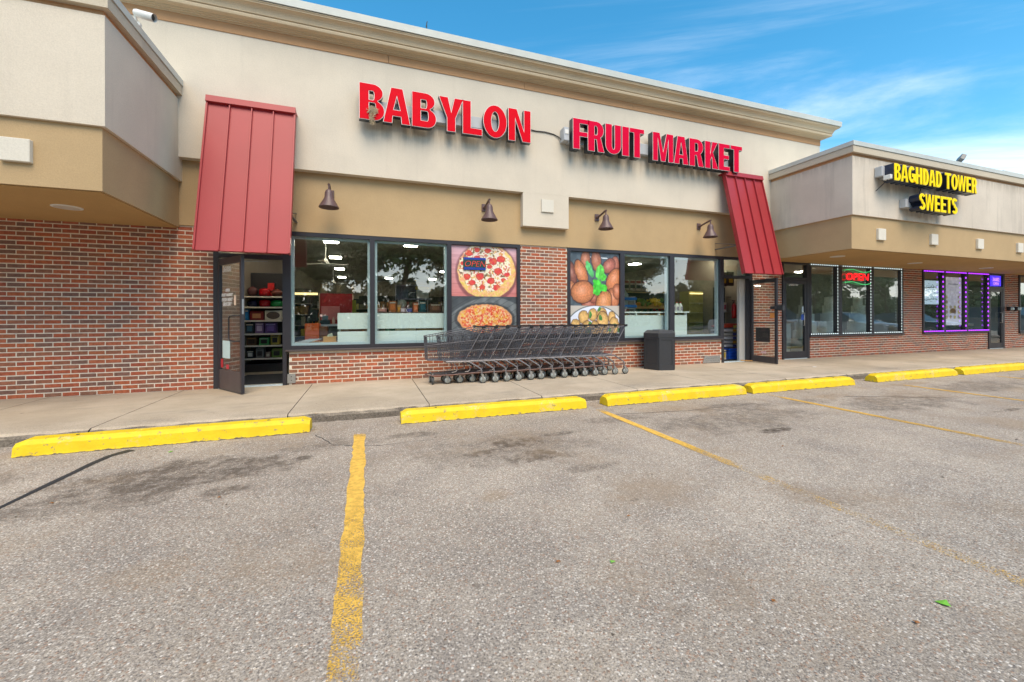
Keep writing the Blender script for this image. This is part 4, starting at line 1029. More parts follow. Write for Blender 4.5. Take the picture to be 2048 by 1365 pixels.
def pizza_poster(u, v):
    # coordinates in a 930 x 1300 print
    X = u*930; Y = v*1300
    n1 = vnoise(u, v, 30, 42, 1); n2 = vnoise(u, v, 70, 98, 2); n3 = vnoise(u, v, 16, 22, 3); n4 = vnoise(u, v, 50, 70, 4)
    img = np.zeros(u.shape+(3,))
    g_ = np.clip(Y/700, 0, 1)[..., None]
    img[:] = np.array([208, 170, 182])*(1-g_)+np.array([205, 125, 122])*g_
    img += ((vnoise(u, v, 4, 60, 9)-.5)*22)[..., None]
    gr_ = (np.abs((Y % 128)-3) < 3); img = lay(img, gr_*.35*(Y < 690), (150, 85, 90))
    m_, d, a_, b_ = ell(X+n3*18, Y+n1*12, 510, 345, 420, 390, 0, .03); img = lay(img, np.clip((1.10-np.sqrt(((X-500)/415)**2+((Y-360)/395)**2))*9, 0, .55)*(Y < 690), (95, 55, 60))
    crust = np.stack([225+n2*25, 165+n1*50, 95+n2*60], -1); img = lay(img, m_, crust)
    m2, d2, *_ = ell(X+n1*50, Y+n3*50, 500, 315, 375, 330, 0, .05); cheese = np.stack([232+n2*18, 222+n1*22, 195+n2*30], -1); img = lay(img, m2, cheese)
    img = lay(img, m2*np.clip((n4-.64)*8, 0, .75), (205, 90, 70)); img = lay(img, m2*np.clip((n1-.72)*8, 0, .8), (110, 80, 60)); img = lay(img, m2*np.clip((vnoise(u, v, 44, 60, 8)-.75)*8, 0, .7), (225, 170, 80))
    for x, y, r in ((238, 100, 55), (360, 50, 42), (510, 55, 48), (585, 200, 62), (700, 165, 62), (535, 275, 40), (660, 335, 62), (555, 470, 58), (395, 415, 62), (640, 565, 58), (360, 160, 48), (215, 420, 52), (290, 500, 48), (790, 380, 44), (740, 460, 40), (160, 240, 40), (430, 560, 44)):
        mm, dd, *_ = ell(X+n2*14, Y+n1*14, x+7, y+7, r, r*.82, 0, .12); img = lay(img, mm*m2, np.stack([212+n2*22, 62+n1*50, 58+n2*30], -1)); img = lay(img, mm*m2*np.clip((dd-.78)*6, 0, .6), (150, 40, 40))
    low = Y > 690
    tray = np.stack([92+n3*38, 100+n3*36, 103+n3*36], -1)
    line = np.abs(((X*.62+Y) % 95)-5) < 5; tray = lay(tray, line*.5, (60, 66, 68))
    curve_ = Y-(700+np.abs(X-560)**2/1400); tray = lay(tray, np.clip(-curve_/10, 0, 1)*.6, (52, 58, 64))
    m3, d3, *_ = ell(X+n3*25, Y+n1*14, 488, 1000, 398, 205, 0, .04)
    sau = np.stack([222+n2*25, 95+n1*110, 62+n4*70], -1); sau = lay(sau, np.clip((n4-.52)*6, 0, 1)*.85, (238, 205, 150)); sau = lay(sau, np.clip((n2-.62)*7, 0, .8), (205, 60, 45)); sau = lay(sau, np.clip((d3-.86)*9, 0, .8), (228, 170, 120))
    tray = lay(tray, np.clip((1.12-d3)*8, 0, .5), (35, 35, 38)); tray = lay(tray, m3, sau)
    return np.where(low[..., None], tray, img)
def kibbeh_poster(u, v):
    X = 50+u*840; Y = 95+v*1215
    n1 = vnoise(u, v, 26, 36, 11); n2 = vnoise(u, v, 60, 84, 12)
    img = np.zeros(u.shape+(3,)); img[:] = (92, 106, 116); img = lay(img, np.clip((n1-.5)*2, 0, .5), (60, 74, 84))
    img = lay(img, (np.abs(Y-(150+(X-60)*.03)) < 7)*((X > 370) & (X < 690)), (225, 235, 240))
    def ball(img, x, y, rx, ry, rot, c, hl=(250, 205, 190)):
        mm, dd, a_, b_ = ell(X+n1*12, Y+n2*10, x+6, y+5, rx, ry, rot, .05)
        img = lay(img, np.clip((1.09-dd)*9, 0, .8)*(dd > .95), (70, 40, 38))
        col = np.asarray(c, float)*(0.90+.2*n2)[..., None]*(1.05-.30*np.clip(dd, 0, 1)**3)[..., None]
        col = lay(col, np.clip(.55-np.sqrt((a_+.1)**2+(b_+.15)**2), 0, 1)*.8, hl); return lay(img, mm, col)
    for a_ in ((90, 400, 70, 175, -.25, (140, 88, 76)), (310, 210, 78, 150, .15, (186, 118, 90)), (495, 210, 82, 155, -.1, (190, 120, 92)), (815, 260, 75, 130, .1, (182, 114, 96)), (715, 275, 125, 92, -.75, (178, 108, 94)),
               (240, 385, 92, 190, -.42, (208, 132, 90)), (70, 600, 80, 105, -.5, (206, 136, 98)), (795, 470, 112, 180, .55, (210, 132, 90)), (785, 735, 105, 140, -.3, (200, 126, 90)), (370, 830, 130, 70, 0, (170, 98, 80)), (450, 740, 90, 70, 0, (166, 98, 80)), (860, 640, 80, 110, 0, (196, 122, 92)),
               (265, 655, 195, 158, -.12, (212, 136, 94)), (620, 800, 130, 180, .4, (214, 142, 92))):
        img = ball(img, *a_)
    for x, y, rx, ry, rot, c in ((380, 330, 50, 130, -.45, (96, 200, 120)), (555, 370, 75, 115, .15, (105, 222, 96)), (610, 440, 60, 60, .2, (90, 215, 80)), (510, 590, 75, 120, .15, (78, 220, 74)), (610, 590, 75, 55, .5, (74, 212, 70)), (480, 530, 40, 60, 0, (60, 190, 60))):
        mm, dd, a_, b_ = ell(X+n1*22, Y+n2*26, x+10, y+12, rx, ry, rot, .1); img = lay(img, mm, np.asarray(c, float)*(0.82+.36*n1)[..., None]); img = lay(img, mm*(np.abs(a_) < .05)*.35, (40, 140, 60))
    lo = np.zeros_like(img); lo[:] = (196, 190, 182)
    mm, dd, *_ = ell(X, Y, 470, 1260, 520, 415, 0, .02); lo = lay(lo, mm, (226, 232, 246)); lo = lay(lo, np.clip(1-np.abs(dd-1)*40, 0, .8), (70, 84, 90))
    for a_ in ((280, 1010, 85, 95, 0), (435, 975, 75, 90, .1), (590, 960, 85, 85, 0), (760, 1010, 65, 85, 0), (145, 1120, 80, 85, 0), (600, 1090, 105, 165, .05), (340, 1170, 95, 110, 0), (470, 1180, 80, 120, 0), (800, 1130, 85, 120, 0), (200, 1240, 75, 75, 0), (700, 1270, 110, 60, 0)):
        lo = (lambda im, x, y, rx, ry, r: ball(im, x, y, rx, ry, r, (222, 178, 112), (240, 204, 140)))(lo, *a_)
    for x, y, rx, ry, rot in ((395, 980, 22, 55, .1), (565, 1020, 34, 45, -.5), (545, 900, 20, 40, .4), (380, 1100, 22, 32, .6), (355, 1195, 40, 45, -.6), (810, 1125, 30, 28, 0), (722, 1195, 24, 32, .2), (640, 1265, 45, 18, 0), (880, 1200, 20, 40, 0), (235, 1140, 16, 30, 0)):
        mm, *_ = ell(X+n1*14, Y+n2*14, x+7, y+7, rx, ry, rot, .15); lo = lay(lo, mm, np.asarray((72, 134, 66.))*(0.8+.4*n2)[..., None])
    return np.where((Y > 850)[..., None], lo, img)
def backlit(o, k):  # added glow: the ink itself emits, no lamp behind the print
    q = NT('glowing_film'); at = q.N('ShaderNodeAttribute', attribute_name='ink'); q.I(q.b, 'Base Color', at.outputs['Color']); q.I(q.b, 'Emission Color', at.outputs['Color']); q.b.inputs['Emission Strength'].default_value = k
    for c in o.children:
        if c.name.startswith('print'): c.data.materials[0] = q.m
def poster(label, fn, x0, x1, z0, z1, y, nx=150, nz=210, parts=((0, 1),)):
    t = thing('window_poster', label, 'poster', ((x0+x1)/2, y, z0)); print_panel('print', fn, x0, x1, z0, z1, y, nx, nz, t)
    b = MB(); b.box(x0, x1, y+0.002, y+0.006, z0, z1); b.build('backing', m_whitep, t); return t
poster('window print of two pizzas left of the brick pier', pizza_poster, 1.53, 2.888, 0.68, 2.58, 0.012)
poster('window print of brown kibbeh with green leaves over pale croquettes', kibbeh_poster, 4.112, 5.36, 0.68, 2.58, 0.012)
# LED open sign hung in front of the pizza print
os_ = thing('open_sign', 'small LED OPEN sign with blue bars over the pizza print', 'open sign', (1.99, 0.0, 2.22))
b = MB(); b.cbox(1.765, 2.225, -0.018, -0.002, 2.095, 2.345, 0.004); b.build('panel', M('sign_board', (0.02, 0.06, 0.05), 0.4), os_)
m_ledb = M('blue_led', (0.02, 0.05, 0.6), 0.4, emit=0.15, ecol=(0.02, 0.06, 0.9)); m_ledr = M('red_led', (0.8, 0.05, 0.03), 0.4, emit=0.12, ecol=(1, 0.06, 0.03))
b = MB()
for r in range(3):
    for i in range(24):
        x = 1.78+i*0.0187
        for z0 in (2.105+r*0.016, 2.305+r*0.014): b.box(x, x+0.011, -0.022, -0.0185, z0, z0+0.008)
o = b.build('led_bar', m_ledb, os_); o['kind'] = 'stuff'
text_on('OPEN', 0.165, 1.995, -0.0225, 2.165, m_ledr, os_, bold=-0.0035, shear=0.25, squeeze=1.02)
# neon sign with green waves, lamps round the window
m_neon = M('red_neon', (1, 0.02, 0.02), 0.4, emit=0.7, ecol=(1, 0.012, 0.02)); m_neong = M('green_neon', (0.05, 0.7, 0.2), 0.4, emit=0.4, ecol=(0.05, 0.75, 0.25))
ns = thing('open_sign', 'red neon OPEN sign between two green waves in the right shop', 'open sign', (13.35, -0.05, 2.3))
text_on('OPEN', 0.285, 13.34, -0.05, 2.19, m_neon, ns, bold=0.001, squeeze=1.36, shear=0.1, depth=0.012)
for z_ in (2.46, 2.105):
    b = MB(); b.tube([(12.80+1.12*i/20, -0.05, z_+0.035*sin(i/20*2*pi)) for i in range(21)], 0.008, 5); b.build('wave_tube', m_neong, ns)
m_dot = M('white_led', (0.8, 0.95, 1), 0.4, emit=0.8, ecol=(0.75, 0.95, 1.0)); m_dotp = M('purple_led', (0.35, 0.03, 0.9), 0.4, emit=0.9, ecol=(0.38, 0.03, 1.0))
dotm = MB().cbox(-.011, .011, -.010, 0, -.013, .013, 0.004).mesh('led', m_dot); dotp = MB().cbox(-.032, .032, -.012, 0, -.027, .027, 0.008).mesh('led', m_dotp); dotq = MB().cbox(-.045, .045, -.012, 0, -.014, .014, 0.004).mesh('led', m_dotp)
def ring(label, x0, x1, z0, z1, sp, mesh, left=True, right=True, mesh2=None, sp2=None):
    t = thing('light_string', label, 'light string', ((x0+x1)/2, -0.04, z0)); n = int((x1-x0)/(sp2 or sp))
    for i in range(n+1):
        x = x0+(x1-x0)*i/n
        for z_ in (z0, z1): put('led', mesh2 or mesh, t, loc=(x, -0.046, z_))
    k = int((z1-z0)/sp)
    for i in range(1, k):
        for x, on in ((x0, left), (x1, right)):
            if on: put('led', mesh, t, loc=(x, -0.046, z0+(z1-z0)*i/k))
    b = MB(); b.box(x0, x1, -0.0455, -0.044, z0-.006, z0+.006); b.box(x0, x1, -0.0455, -0.044, z1-.006, z1+.006); b.box(x1-.006, x1+.006, -0.0455, -0.044, z0, z1); b.build('strip', m_bronze, t)
ring('white light dots round the left pane of the right shop window', 11.46, 12.51, 0.66, 2.575, 0.085, dotm, False)
ring('white light dots round the middle pane with the neon sign', 12.74, 13.93, 0.66, 2.575, 0.085, dotm, False)
ring('white light dots round the right pane of the right shop window', 14.12, 15.36, 0.66, 2.575, 0.085, dotm, False)
ring('purple lights round the left pane of the purple window', 16.52, 17.47, 0.66, 2.565, 0.15, dotp, False, True, dotq, 0.11)
ring('purple lights round the middle pane of the purple window', 17.68, 18.73, 0.66, 2.565, 0.15, dotp, False, True, dotq, 0.11)
ring('purple lights round the right pane of the purple window', 18.93, 20.05, 0.66, 2.565, 0.15, dotp, False, True, dotq, 0.11)
bsn = thing('door_sign', 'small bright blue sign above the far glass door', 'sign', (20.6, -0.03, 2.36))
def blue(u, v): n = vnoise(u, v, 9, 7, 77); return np.stack([40+90*n, 30+30*n, 215+30*n], -1)
b = MB(); b.box(20.22, 20.84, -0.05, -0.03, 2.17, 2.53); b.build('box', M('blue_glow', (0.05, 0.03, 0.8), 0.4, emit=0.45, ecol=(0.06, 0.03, 1.0)), bsn)
text_on('36882', 0.17, 20.53, -0.052, 2.34, M('violet_glow', (0.3, 0.1, 0.9), 0.4, emit=0.8, ecol=(0.35, 0.15, 1)), bsn, bold=0.004); text_on('OPEN', 0.13, 20.53, -0.052, 2.21, MC['violet_glow'], bsn, bold=0.003)
# house numbers and lettering on doors
m_vinyl = M('white_vinyl', (0.75, 0.75, 0.75), 0.5)
def on_leaf(P_, u, z_, s_, size, door, **k):
    p = P_(u, -0.003, z_); d = P_(1, 0, 0)-P_(0, 0, 0)
    me = text_mesh(s_, size, 0.001, k.get('bold', 0.002), 0.15, k.get('squeeze', 1)); me.materials.clear(); me.materials.append(k.get('mat', m_vinyl)); me.transform(Matrix.Rotation(atan2(d.y, d.x), 4, 'Z'))
    return put('lettering', me, door, loc=p)
on_leaf(PA, 0.30, 1.90, '36886', 0.13, dA)
on_leaf(PA, 0.33, 1.585, 'OPEN', 0.06, dA, bold=0.004)
on_leaf(PA, 0.31, 1.51, 'FRUIT MARKET', 0.062, dA, bold=0.003)
on_leaf(PA, 0.31, 1.43, 'FRESH MEAT', 0.072, dA, bold=0.003); on_leaf(PA, 0.31, 1.36, 'GROCERY', 0.072, dA, bold=0.003)
m_ink = M('ink', (0.03, 0.08, 0.07), 0.6)
on_leaf(PA, 0.28, 0.70, 'LOTTO', 0.055, dA, mat=m_ink); on_leaf(PA, 0.28, 0.56, 'PLAY HERE', 0.052, dA, mat=m_ink, bold=0.003)
text_on('36870', 0.14, 10.83, -0.005, 1.98, m_vinyl, rdoor, bold=0.003)
text_on('36886', 0.11, -1.70, -0.01, 2.27, m_vinyl, mk, bold=0.004)

# purple shop prints
def menu(u, v):
    n = vnoise(u, v, 14, 22, 31); img = np.zeros(u.shape+(3,)); img[:] = (188, 180, 200); img += ((n-.5)*30)[..., None]
    for r in range(5):
        for c in range(4):
            if r < 2 and c in (1, 2): continue
            m_, *_ = ell(u+n*.02, v+n*.015, .14+c*.24, .42+r*.105, .085, .042, 0, .3); img = lay(img, m_*.8, ((150, 132, 80), (120, 100, 70), (172, 150, 70), (130, 112, 100))[(r+c) % 4])
    m_, *_ = ell(u, v, .5, .70, .2, .06, 0, .3); img = lay(img, m_, (110, 76, 50)); img = lay(img, (v > .87), (200, 196, 215)); img = lay(img, (np.abs(v-.14) < .012)*(np.abs(u-.5) < .3)*.6, (90, 84, 110)); return img
backlit(poster('tall lilac menu print behind the purple lit window', menu, 17.72, 18.68, 0.84, 2.42, 0.035, 60, 90), 0.30)
def script_sign(u, v):
    img = np.zeros(u.shape+(3,)); img[:] = (200, 218, 240); k = (v*2) % 1.0
    yy = .60+.05*np.sin(u*7)+.02*np.sin(u*31); img = lay(img, (np.abs(k-yy) < .035)*(u > .08)*(u < .92), (50, 52, 70))
    for x in (.12, .3, .42, .55, .7, .86): img = lay(img, (np.abs(u-x-.02*np.sin(k*9)) < .014)*(k > .36+.2*abs(x-.5))*(k < .62), (50, 52, 70))
    for x, y in ((.4, .28), (.62, .36), (.9, .40), (.5, .78), (.57, .78)): img = lay(img, (np.abs(u-x) < .022)*(np.abs(k-y) < .03), (50, 52, 70))
    img = lay(img, (v > .5)*(img[..., 0] < 120)*.45, (200, 218, 240)); img = lay(img, np.abs(v-.5) < .012, (150, 170, 200)); return img
backlit(poster('two pale blue panels with flowing script in the purple window', script_sign, 16.56, 17.42, 1.52, 2.28, 0.035, 90, 90), 0.30)

# ------------------------------------------------------------------ interiors
m_floor = M('shop_floor_tiles', (0.34, 0.29, 0.21), 0.35, nz=(2, 0.12))
m_ceil = M('ceiling_tiles', (0.42, 0.40, 0.37), 0.9, nz=(3, 0.06)); m_iwall = M('beige_inner_wall', (0.30, 0.26, 0.20), 0.8, nz=(2, 0.08))
b = MB(); b.box(-2.45, 10.0, 0.021, 14, -0.05, 0.002); struct(b.build('shop_floor', m_floor))
b = MB(); b.box(-9.9, 10.0, 0.14, 14, 2.93, 3.03); struct(b.build('shop_ceiling', m_ceil))
b = MB(); b.box(-9.9, 10.0, 13.9, 14, 0, 3); b.box(-2.9, -2.46, 0.131, 14, 0, 2.93); b.box(9.98, 10.12, 0.14, 14, 0, 2.93); struct(b.build('shop_inner_wall', m_iwall))
b = MB(); b.box(9.05, 9.27, 0.12, 0.19, 0.003, 2.93); struct(b.build('shop_inner_pillar', M('pale_wall', (0.55, 0.53, 0.50), 0.7, nz=(2, 0.05))))
b = MB(); b.box(-2.3, -0.5, 0.25, 1.55, 0.003, 0.012)
tag(b.build('door_mat', M('dark_mat', (0.012, 0.016, 0.022), 0.95, bump=(90, 0.8))), 'dark blue mat on the shop floor behind the left open door', 'mat')
m_tubel = M('fluorescent_tube', (1, 0.97, 0.88), 0.5, emit=22.0, ecol=(1.0, 0.95, 0.84))
def ceil_lamp(x, y, label, z=2.85, grp='fluorescent ceiling lights in the market', L=0.36, mat=m_tubel):
    t = thing('ceiling_light', label, 'ceiling light', (x, y, z+0.07), group=grp)
    b = MB(); b.cbox(x-L/2, x+L/2, y-.20, y+.20, z+.04, z+.075, .005); b.build('housing', m_whitep, t)
    for dy in (-.11, .11): k = MB(); k.cyl((x-L/2+.03, y+dy, z+.02), (x+L/2-.03, y+dy, z+.02), .016, n=8); k.build('tube', mat, t)
LP = [(-0.8, 2.15, 'nearest ceiling light seen in the left window'), (-0.9, 4.9, 'second ceiling light back in the left window'), (-0.98, 8.0, 'third ceiling light back in the left window'), (-1.1, 11.4, 'rearmost ceiling light in the left window'),
      (0.96, 2.1, 'nearest ceiling light seen in the second pane'), (0.87, 11.3, 'rear ceiling light low in the second pane, left'), (2.8, 11.2, 'rear ceiling light low in the second pane, right'), (2.75, 7.8, 'ceiling light near the right edge of the second pane')]
for x, y, l in LP: ceil_lamp(x, y, l)
ceil_lamp(-2.05, 1.25, 'added unseen ceiling light inside the left open door', L=.5, grp='added unseen lights inside the doors'); ceil_lamp(9.6, 1.75, 'added unseen ceiling light inside the right open door', L=.5, grp='added unseen lights inside the doors')  # two added lamps, hidden behind the awnings, brighten the goods by the doors
for x in (5.6, 8.3):
    for y in (3.5, 7.5): ceil_lamp(x, y, ('near' if y < 5 else 'far')+' fluorescent light over the '+('left' if x < 7 else 'right')+' end of the fruit shelves', grp='ceiling lights over the fruit shelves')
def fan(x, y, label):
    t = thing('ceiling_fan', label, 'ceiling fan', (x, y, 2.93)); b = MB(); b.cyl((x, y, 2.93), (x, y, 2.52), .012, n=8); b.lathe([(0.015, 0.16), (0.05, 0.10), (0.09, 0.03), (0.09, 0), (0, -0.01)], (x, y, 2.40), 16); b.build('motor', m_whitep, t)
    for k in range(3):
        a0 = k*2*pi/3+.4; d = Vector((cos(a0), sin(a0), 0)); n_ = Vector((-d.y, d.x, 0)); p = Vector((x, y, 2.42)); b = MB(); b.add([p+d*.08-n_*.03, p+d*.08+n_*.03, p+d*.5+n_*.06, p+d*.5-n_*.06, p+d*.08-n_*.03+Vector((0, 0, .01)), p+d*.08+n_*.03+Vector((0, 0, .01)), p+d*.5+n_*.06+Vector((0, 0, .02)), p+d*.5-n_*.06+Vector((0, 0, .02))], [(0, 1, 2, 3), (7, 6, 5, 4), (0, 4, 5, 1), (1, 5, 6, 2), (2, 6, 7, 3), (3, 7, 4, 0)]); b.build('blade', m_whitep, t)
fan(-0.95, 2.6, 'white ceiling fan in the left window'); fan(-1.25, 8.8, 'small far white ceiling fan in the left window')

def item(name, label, cat, x0, x1, y0, y1, z0, z1, rgb, face=None, art=None, group=None, rough=.4):
    """a packed good: body with a printed front label panel"""
    t = thing(name, label, cat, ((x0+x1)/2, (y0+y1)/2, z0), group=group)
    b = MB(); b.cbox(x0, x1, y0, y1, z0, z1, min(.012, (x1-x0)*.06)); b.build('box', mcol(rgb, rough), t)
    if face:
        w, h = x1-x0, z1-z0; f = MB(); f.cbox(x0+w*.2, x1-w*.2, y0-.004, y0, z0+h*.22, z1-h*.28, .001); f.build('front_print', mcol(face, .4), t)
        f = MB(); f.box(x0+w*.1, x1-w*.1, y0-.003, y0, z1-h*.2, z1-h*.1); f.build('title_stripe', mcol(art or (220, 210, 190), .4), t)
    return t
def disc_item(name, label, cat, x, y, z, r, h, rgb, kind='pot'):
    t = thing(name, label, cat, (x, y, z)); b = MB()
    if kind == 'pot': b.lathe([(0, 0), (r*.75, 0), (r, h*.25), (r, h*.7), (r*.8, h*.86), (r*.2, h*.95), (0, h)], (x, y, z), 16)
    else: b.lathe([(0, 0), (r*.5, .0), (r*.9, h*.3), (r, h*.6), (r*.7, h*.85), (0, h)], (x, y, z), 16)
    b.build('body', mcol(rgb, .25), t); b = MB(); b.tube([(x-r*1.15, y, z+h*.6), (x-r*.9, y, z+h*.66)], .012, 6); b.tube([(x+r*.9, y, z+h*.66), (x+r*1.15, y, z+h*.6)], .012, 6); b.tube([(x-.02, y, z+h*.98), (x, y, z+h*1.1), (x+.02, y, z+h*.98)], .008, 5); b.build('handles', m_black, t)
# end-cap shelving behind the left door
sh = thing('gondola_shelf', 'black end shelving with six pale shelf edges behind the left open door', 'shelving', (-2.1, 2.3, 0))
b = MB(); b.box(-2.52, -1.74, 2.50, 2.54, 0.0, 2.15); b.box(-2.52, -1.74, 2.02, 2.5, 0.0, 0.17); b.build('back_panel', m_black, sh)
lv = [0.296, 0.568, 0.82, 1.10, 1.386, 1.61]
for z_ in lv:
    b = MB(); b.box(-2.50, -1.76, 2.02, 2.5, z_-.028, z_-.004); b.build('shelf', mcol((70, 68, 66)), sh); b = MB(); b.box(-2.50, -1.76, 2.0, 2.018, z_-.030, z_+.002); b.build('price_rail', mcol((215, 208, 190)), sh)
y0 = 2.06
item('product_box', 'black and white carton on the bottom shelf, left', 'box', -2.44, -2.30, y0, y0+.2, .297, .46, (30, 28, 30), (190, 190, 185))
item('product_box', 'grey patterned carton on the bottom shelf', 'box', -2.27, -2.12, y0, y0+.2, .297, .50, (120, 120, 118), (40, 36, 36), (60, 60, 60))
item('product_box', 'small red and brown carton on the bottom shelf', 'box', -2.09, -1.99, y0, y0+.2, .297, .42, (105, 60, 50), (200, 190, 170))
item('product_box', 'green bordered carton on the bottom shelf, right', 'box', -1.97, -1.78, y0, y0+.2, .297, .49, (95, 130, 50), (28, 26, 24), (120, 70, 50))
item('product_box', 'brown carton of stacked bars on the fifth shelf down', 'box', -2.44, -2.25, y0, y0+.2, .569, .74, (90, 58, 34), (50, 32, 24), (150, 110, 60))
item('product_box', 'green topped carton on the fifth shelf down', 'box', -2.21, -2.02, y0, y0+.2, .569, .73, (50, 140, 70), (26, 24, 26), (180, 190, 170))
item('product_box', 'yellow carton with dark picture on the fifth shelf down', 'box', -1.99, -1.83, y0, y0+.2, .569, .79, (170, 150, 60), (24, 22, 24), (60, 50, 40))
item('product_box', 'dark teal carton on the fourth shelf down', 'box', -2.46, -2.30, y0, y0+.2, .821, 1.04, (28, 42, 54), (60, 100, 120))
item('product_box', 'purple carton with pale ring on the fourth shelf down', 'box', -2.28, -2.12, y0, y0+.2, .821, 1.05, (120, 90, 130), (190, 170, 200), (200, 180, 200))
item('product_box', 'violet carton with stripes on the fourth shelf down', 'box', -2.10, -1.88, y0, y0+.2, .821, 1.04, (78, 52, 110), (110, 84, 150), (170, 150, 200))
item('product_box', 'blue carton at the left end of the third shelf down', 'box', -2.50, -2.40, y0, y0+.2, 1.101, 1.33, (30, 110, 170), (50, 140, 200))
item('product_box', 'dark red carton with tan square on the third shelf down', 'box', -2.38, -2.12, y0, y0+.2, 1.101, 1.30, (128, 26, 30), (190, 130, 90), (128, 26, 30))
wb = item('product_box', 'beige carton with dark oval tray picture on the third shelf down', 'box', -2.10, -1.78, y0, y0+.2, 1.101, 1.31, (205, 198, 180))
b = MB(); b.lathe([(0, 0), (.075, 0), (.08, .003)], (-1.94, y0-.004, 1.205), 20, axis='y'); b.v = [(-1.94+(x+1.94)*1.6, y, z_) for x, y, z_ in b.v]; b.build('tray_picture', mcol((88, 76, 68)), wb)
disc_item('cooking_pot', 'navy pot on the second shelf down', 'pot', -2.36, 2.22, 1.387, .10, .15, (30, 30, 66)); disc_item('cooking_pot', 'red pot on the second shelf down', 'pot', -2.13, 2.22, 1.387, .11, .17, (190, 24, 34)); disc_item('cooking_pot', 'green pot on the second shelf down', 'pot', -1.90, 2.22, 1.387, .12, .16, (22, 150, 74))
disc_item('ham_tin', 'brown speckled round item on the top shelf', 'container', -2.36, 2.22, 1.612, .10, .22, (96, 58, 58), 'x'); disc_item('cooking_pot', 'red pot on the top shelf', 'pot', -2.13, 2.22, 1.612, .11, .19, (180, 20, 28)); disc_item('ham_tin', 'dark copper oval item on the top shelf', 'container', -1.90, 2.22, 1.612, .12, .17, (110, 56, 44), 'x')
item('product_box', 'red box lid behind the top shelf pots', 'box', -2.10, -1.98, 2.34, 2.44, 1.612, 1.92, (220, 40, 40))
# back rows of goods: hanging bags beside the end-cap and long gondolas seen through the glass
def gondola(x0, x1, y, z_top, label, seed, rows=5, along='x', pal=None, lim=300):
    rr = random.Random(seed); t = thing('gondola_shelf', label, 'shelving', ((x0+x1)/2, y, 0))
    b = MB(); b.box(x0, x1, y+.3, y+.34, 0, z_top+.1); b.build('back_panel', mcol((52, 48, 44)), t)
    pal = pal or [(150, 130, 60), (90, 90, 90), (120, 50, 40), (60, 80, 60), (170, 160, 140), (40, 44, 60), (140, 90, 50), (180, 170, 90)]
    for r in range(rows):
        z_ = .2+r*(z_top-.2)/rows; k = MB(); k.box(x0, x1, y, y+.3, z_-.02, z_); k.build('shelf', mcol((150, 142, 125)), t)
        x = x0+.02
        while x < x1-.12:
            w = rr.uniform(.09, .2); h = rr.uniform(.5, .92)*(z_top-.2)/rows*.9; c = rr.choice(pal)
            j = MB(); j.cbox(x, min(x+w, x1-.01), y+.03, y+.2, z_+.001, z_+h, .01); j.build('packet', mcol(c, .4), t).update_tag()
            x += w+.012
    return t
gondola(-1.70, -1.30, 2.75, 1.75, 'shelving of yellow and dark snack bags beside the end shelves', 3, 6, pal=[(190, 165, 40), (60, 56, 50), (150, 140, 110), (120, 90, 40), (70, 70, 66)])
gondola(-1.66, -1.12, 3.5, 1.62, 'crowded shelf of yellow and grey packets behind the till monitor', 21, 6, pal=[(200, 190, 110), (150, 150, 146), (120, 124, 128), (214, 150, 60), (60, 60, 62), (180, 80, 60)])
gondola(-.25, 1.9, 3.6, 1.62, 'crowded shelf of brown and cream packets in the second pane', 22, 6, pal=[(150, 110, 70), (200, 180, 140), (130, 60, 50), (110, 110, 90), (190, 140, 70), (70, 60, 50)])
gondola(-2.4, -1.15, 4.6, 1.65, 'low grocery shelving behind the left window', 5, 5)
gondola(-0.2, 3.2, 6.2, 1.75, 'long grocery shelving at the rear of the market', 8, 5)
gondola(-1.2, 1.5, 9.0, 1.75, 'far grocery shelving deep in the market', 9, 5)
gondola(4.4, 7.4, 8.0, 1.9, 'tall grocery shelving behind the fruit shelves', 12, 6)
# checkout corner seen through the left window
dk = thing('desk', 'pale wooden desk top behind the left window', 'desk', (-0.93, .45, 0)); b = MB(); b.box(-1.27, -.575, .18, .80, .665, .70); b.build('desk_top', mcol((215, 160, 90)), dk); b = MB(); b.box(-1.25, -.60, .22, .76, .003, .664); b.build('cabinet', mcol((120, 90, 60)), dk)
pp = thing('paper_stack', 'loose newspapers on the desk behind the left window', 'papers', (-1.12, .45, .70))
for i in range(5):
    b = MB(); xx = -1.26+i*.05; b.box(xx, xx+.22, .28+.03*i, .52+.03*i, .7015+i*.012, .712+i*.012); b.build('sheet', mcol(((190, 198, 205), (160, 170, 178), (205, 208, 210))[i % 3]), pp)
ct = thing('carton', 'open cardboard carton with papers on the desk', 'carton', (-.70, .6, .70)); b = MB(); b.box(-.81, -.585, .5, .51, .701, .80); b.box(-.81, -.585, .69, .70, .701, .80); b.box(-.81, -.80, .51, .69, .701, .80); b.box(-.595, -.585, .51, .69, .701, .80); b.box(-.8, -.595, .51, .69, .701, .71); b.build('walls', mcol((205, 160, 95)), ct)
b = MB(); b.add([(-.78, .56, .72), (-.62, .56, .72), (-.66, .60, .86), (-.74, .64, .84)], [(0, 1, 2, 3)]); b.build('paper', mcol((180, 190, 175)), ct)
item('storage_box', 'bright orange box on the floor behind the desk', 'box', -1.19, -.93, 1.0, 1.3, .003, 1.04, (225, 95, 40)); item('storage_box', 'brown wooden box right of the orange box', 'box', -.92, -.78, 1.05, 1.3, .003, .98, (110, 60, 34))
ctr = thing('counter', 'checkout counter with pale edge', 'counter', (-.8, 1.9, 0)); b = MB(); b.box(-1.02, -.40, 1.6, 2.2, .97, 1.01); b.build('counter_top', mcol((190, 200, 205)), ctr); b = MB(); b.box(-1.0, -.42, 1.65, 2.15, .003, .969); b.build('base', mcol((60, 62, 60)), ctr)
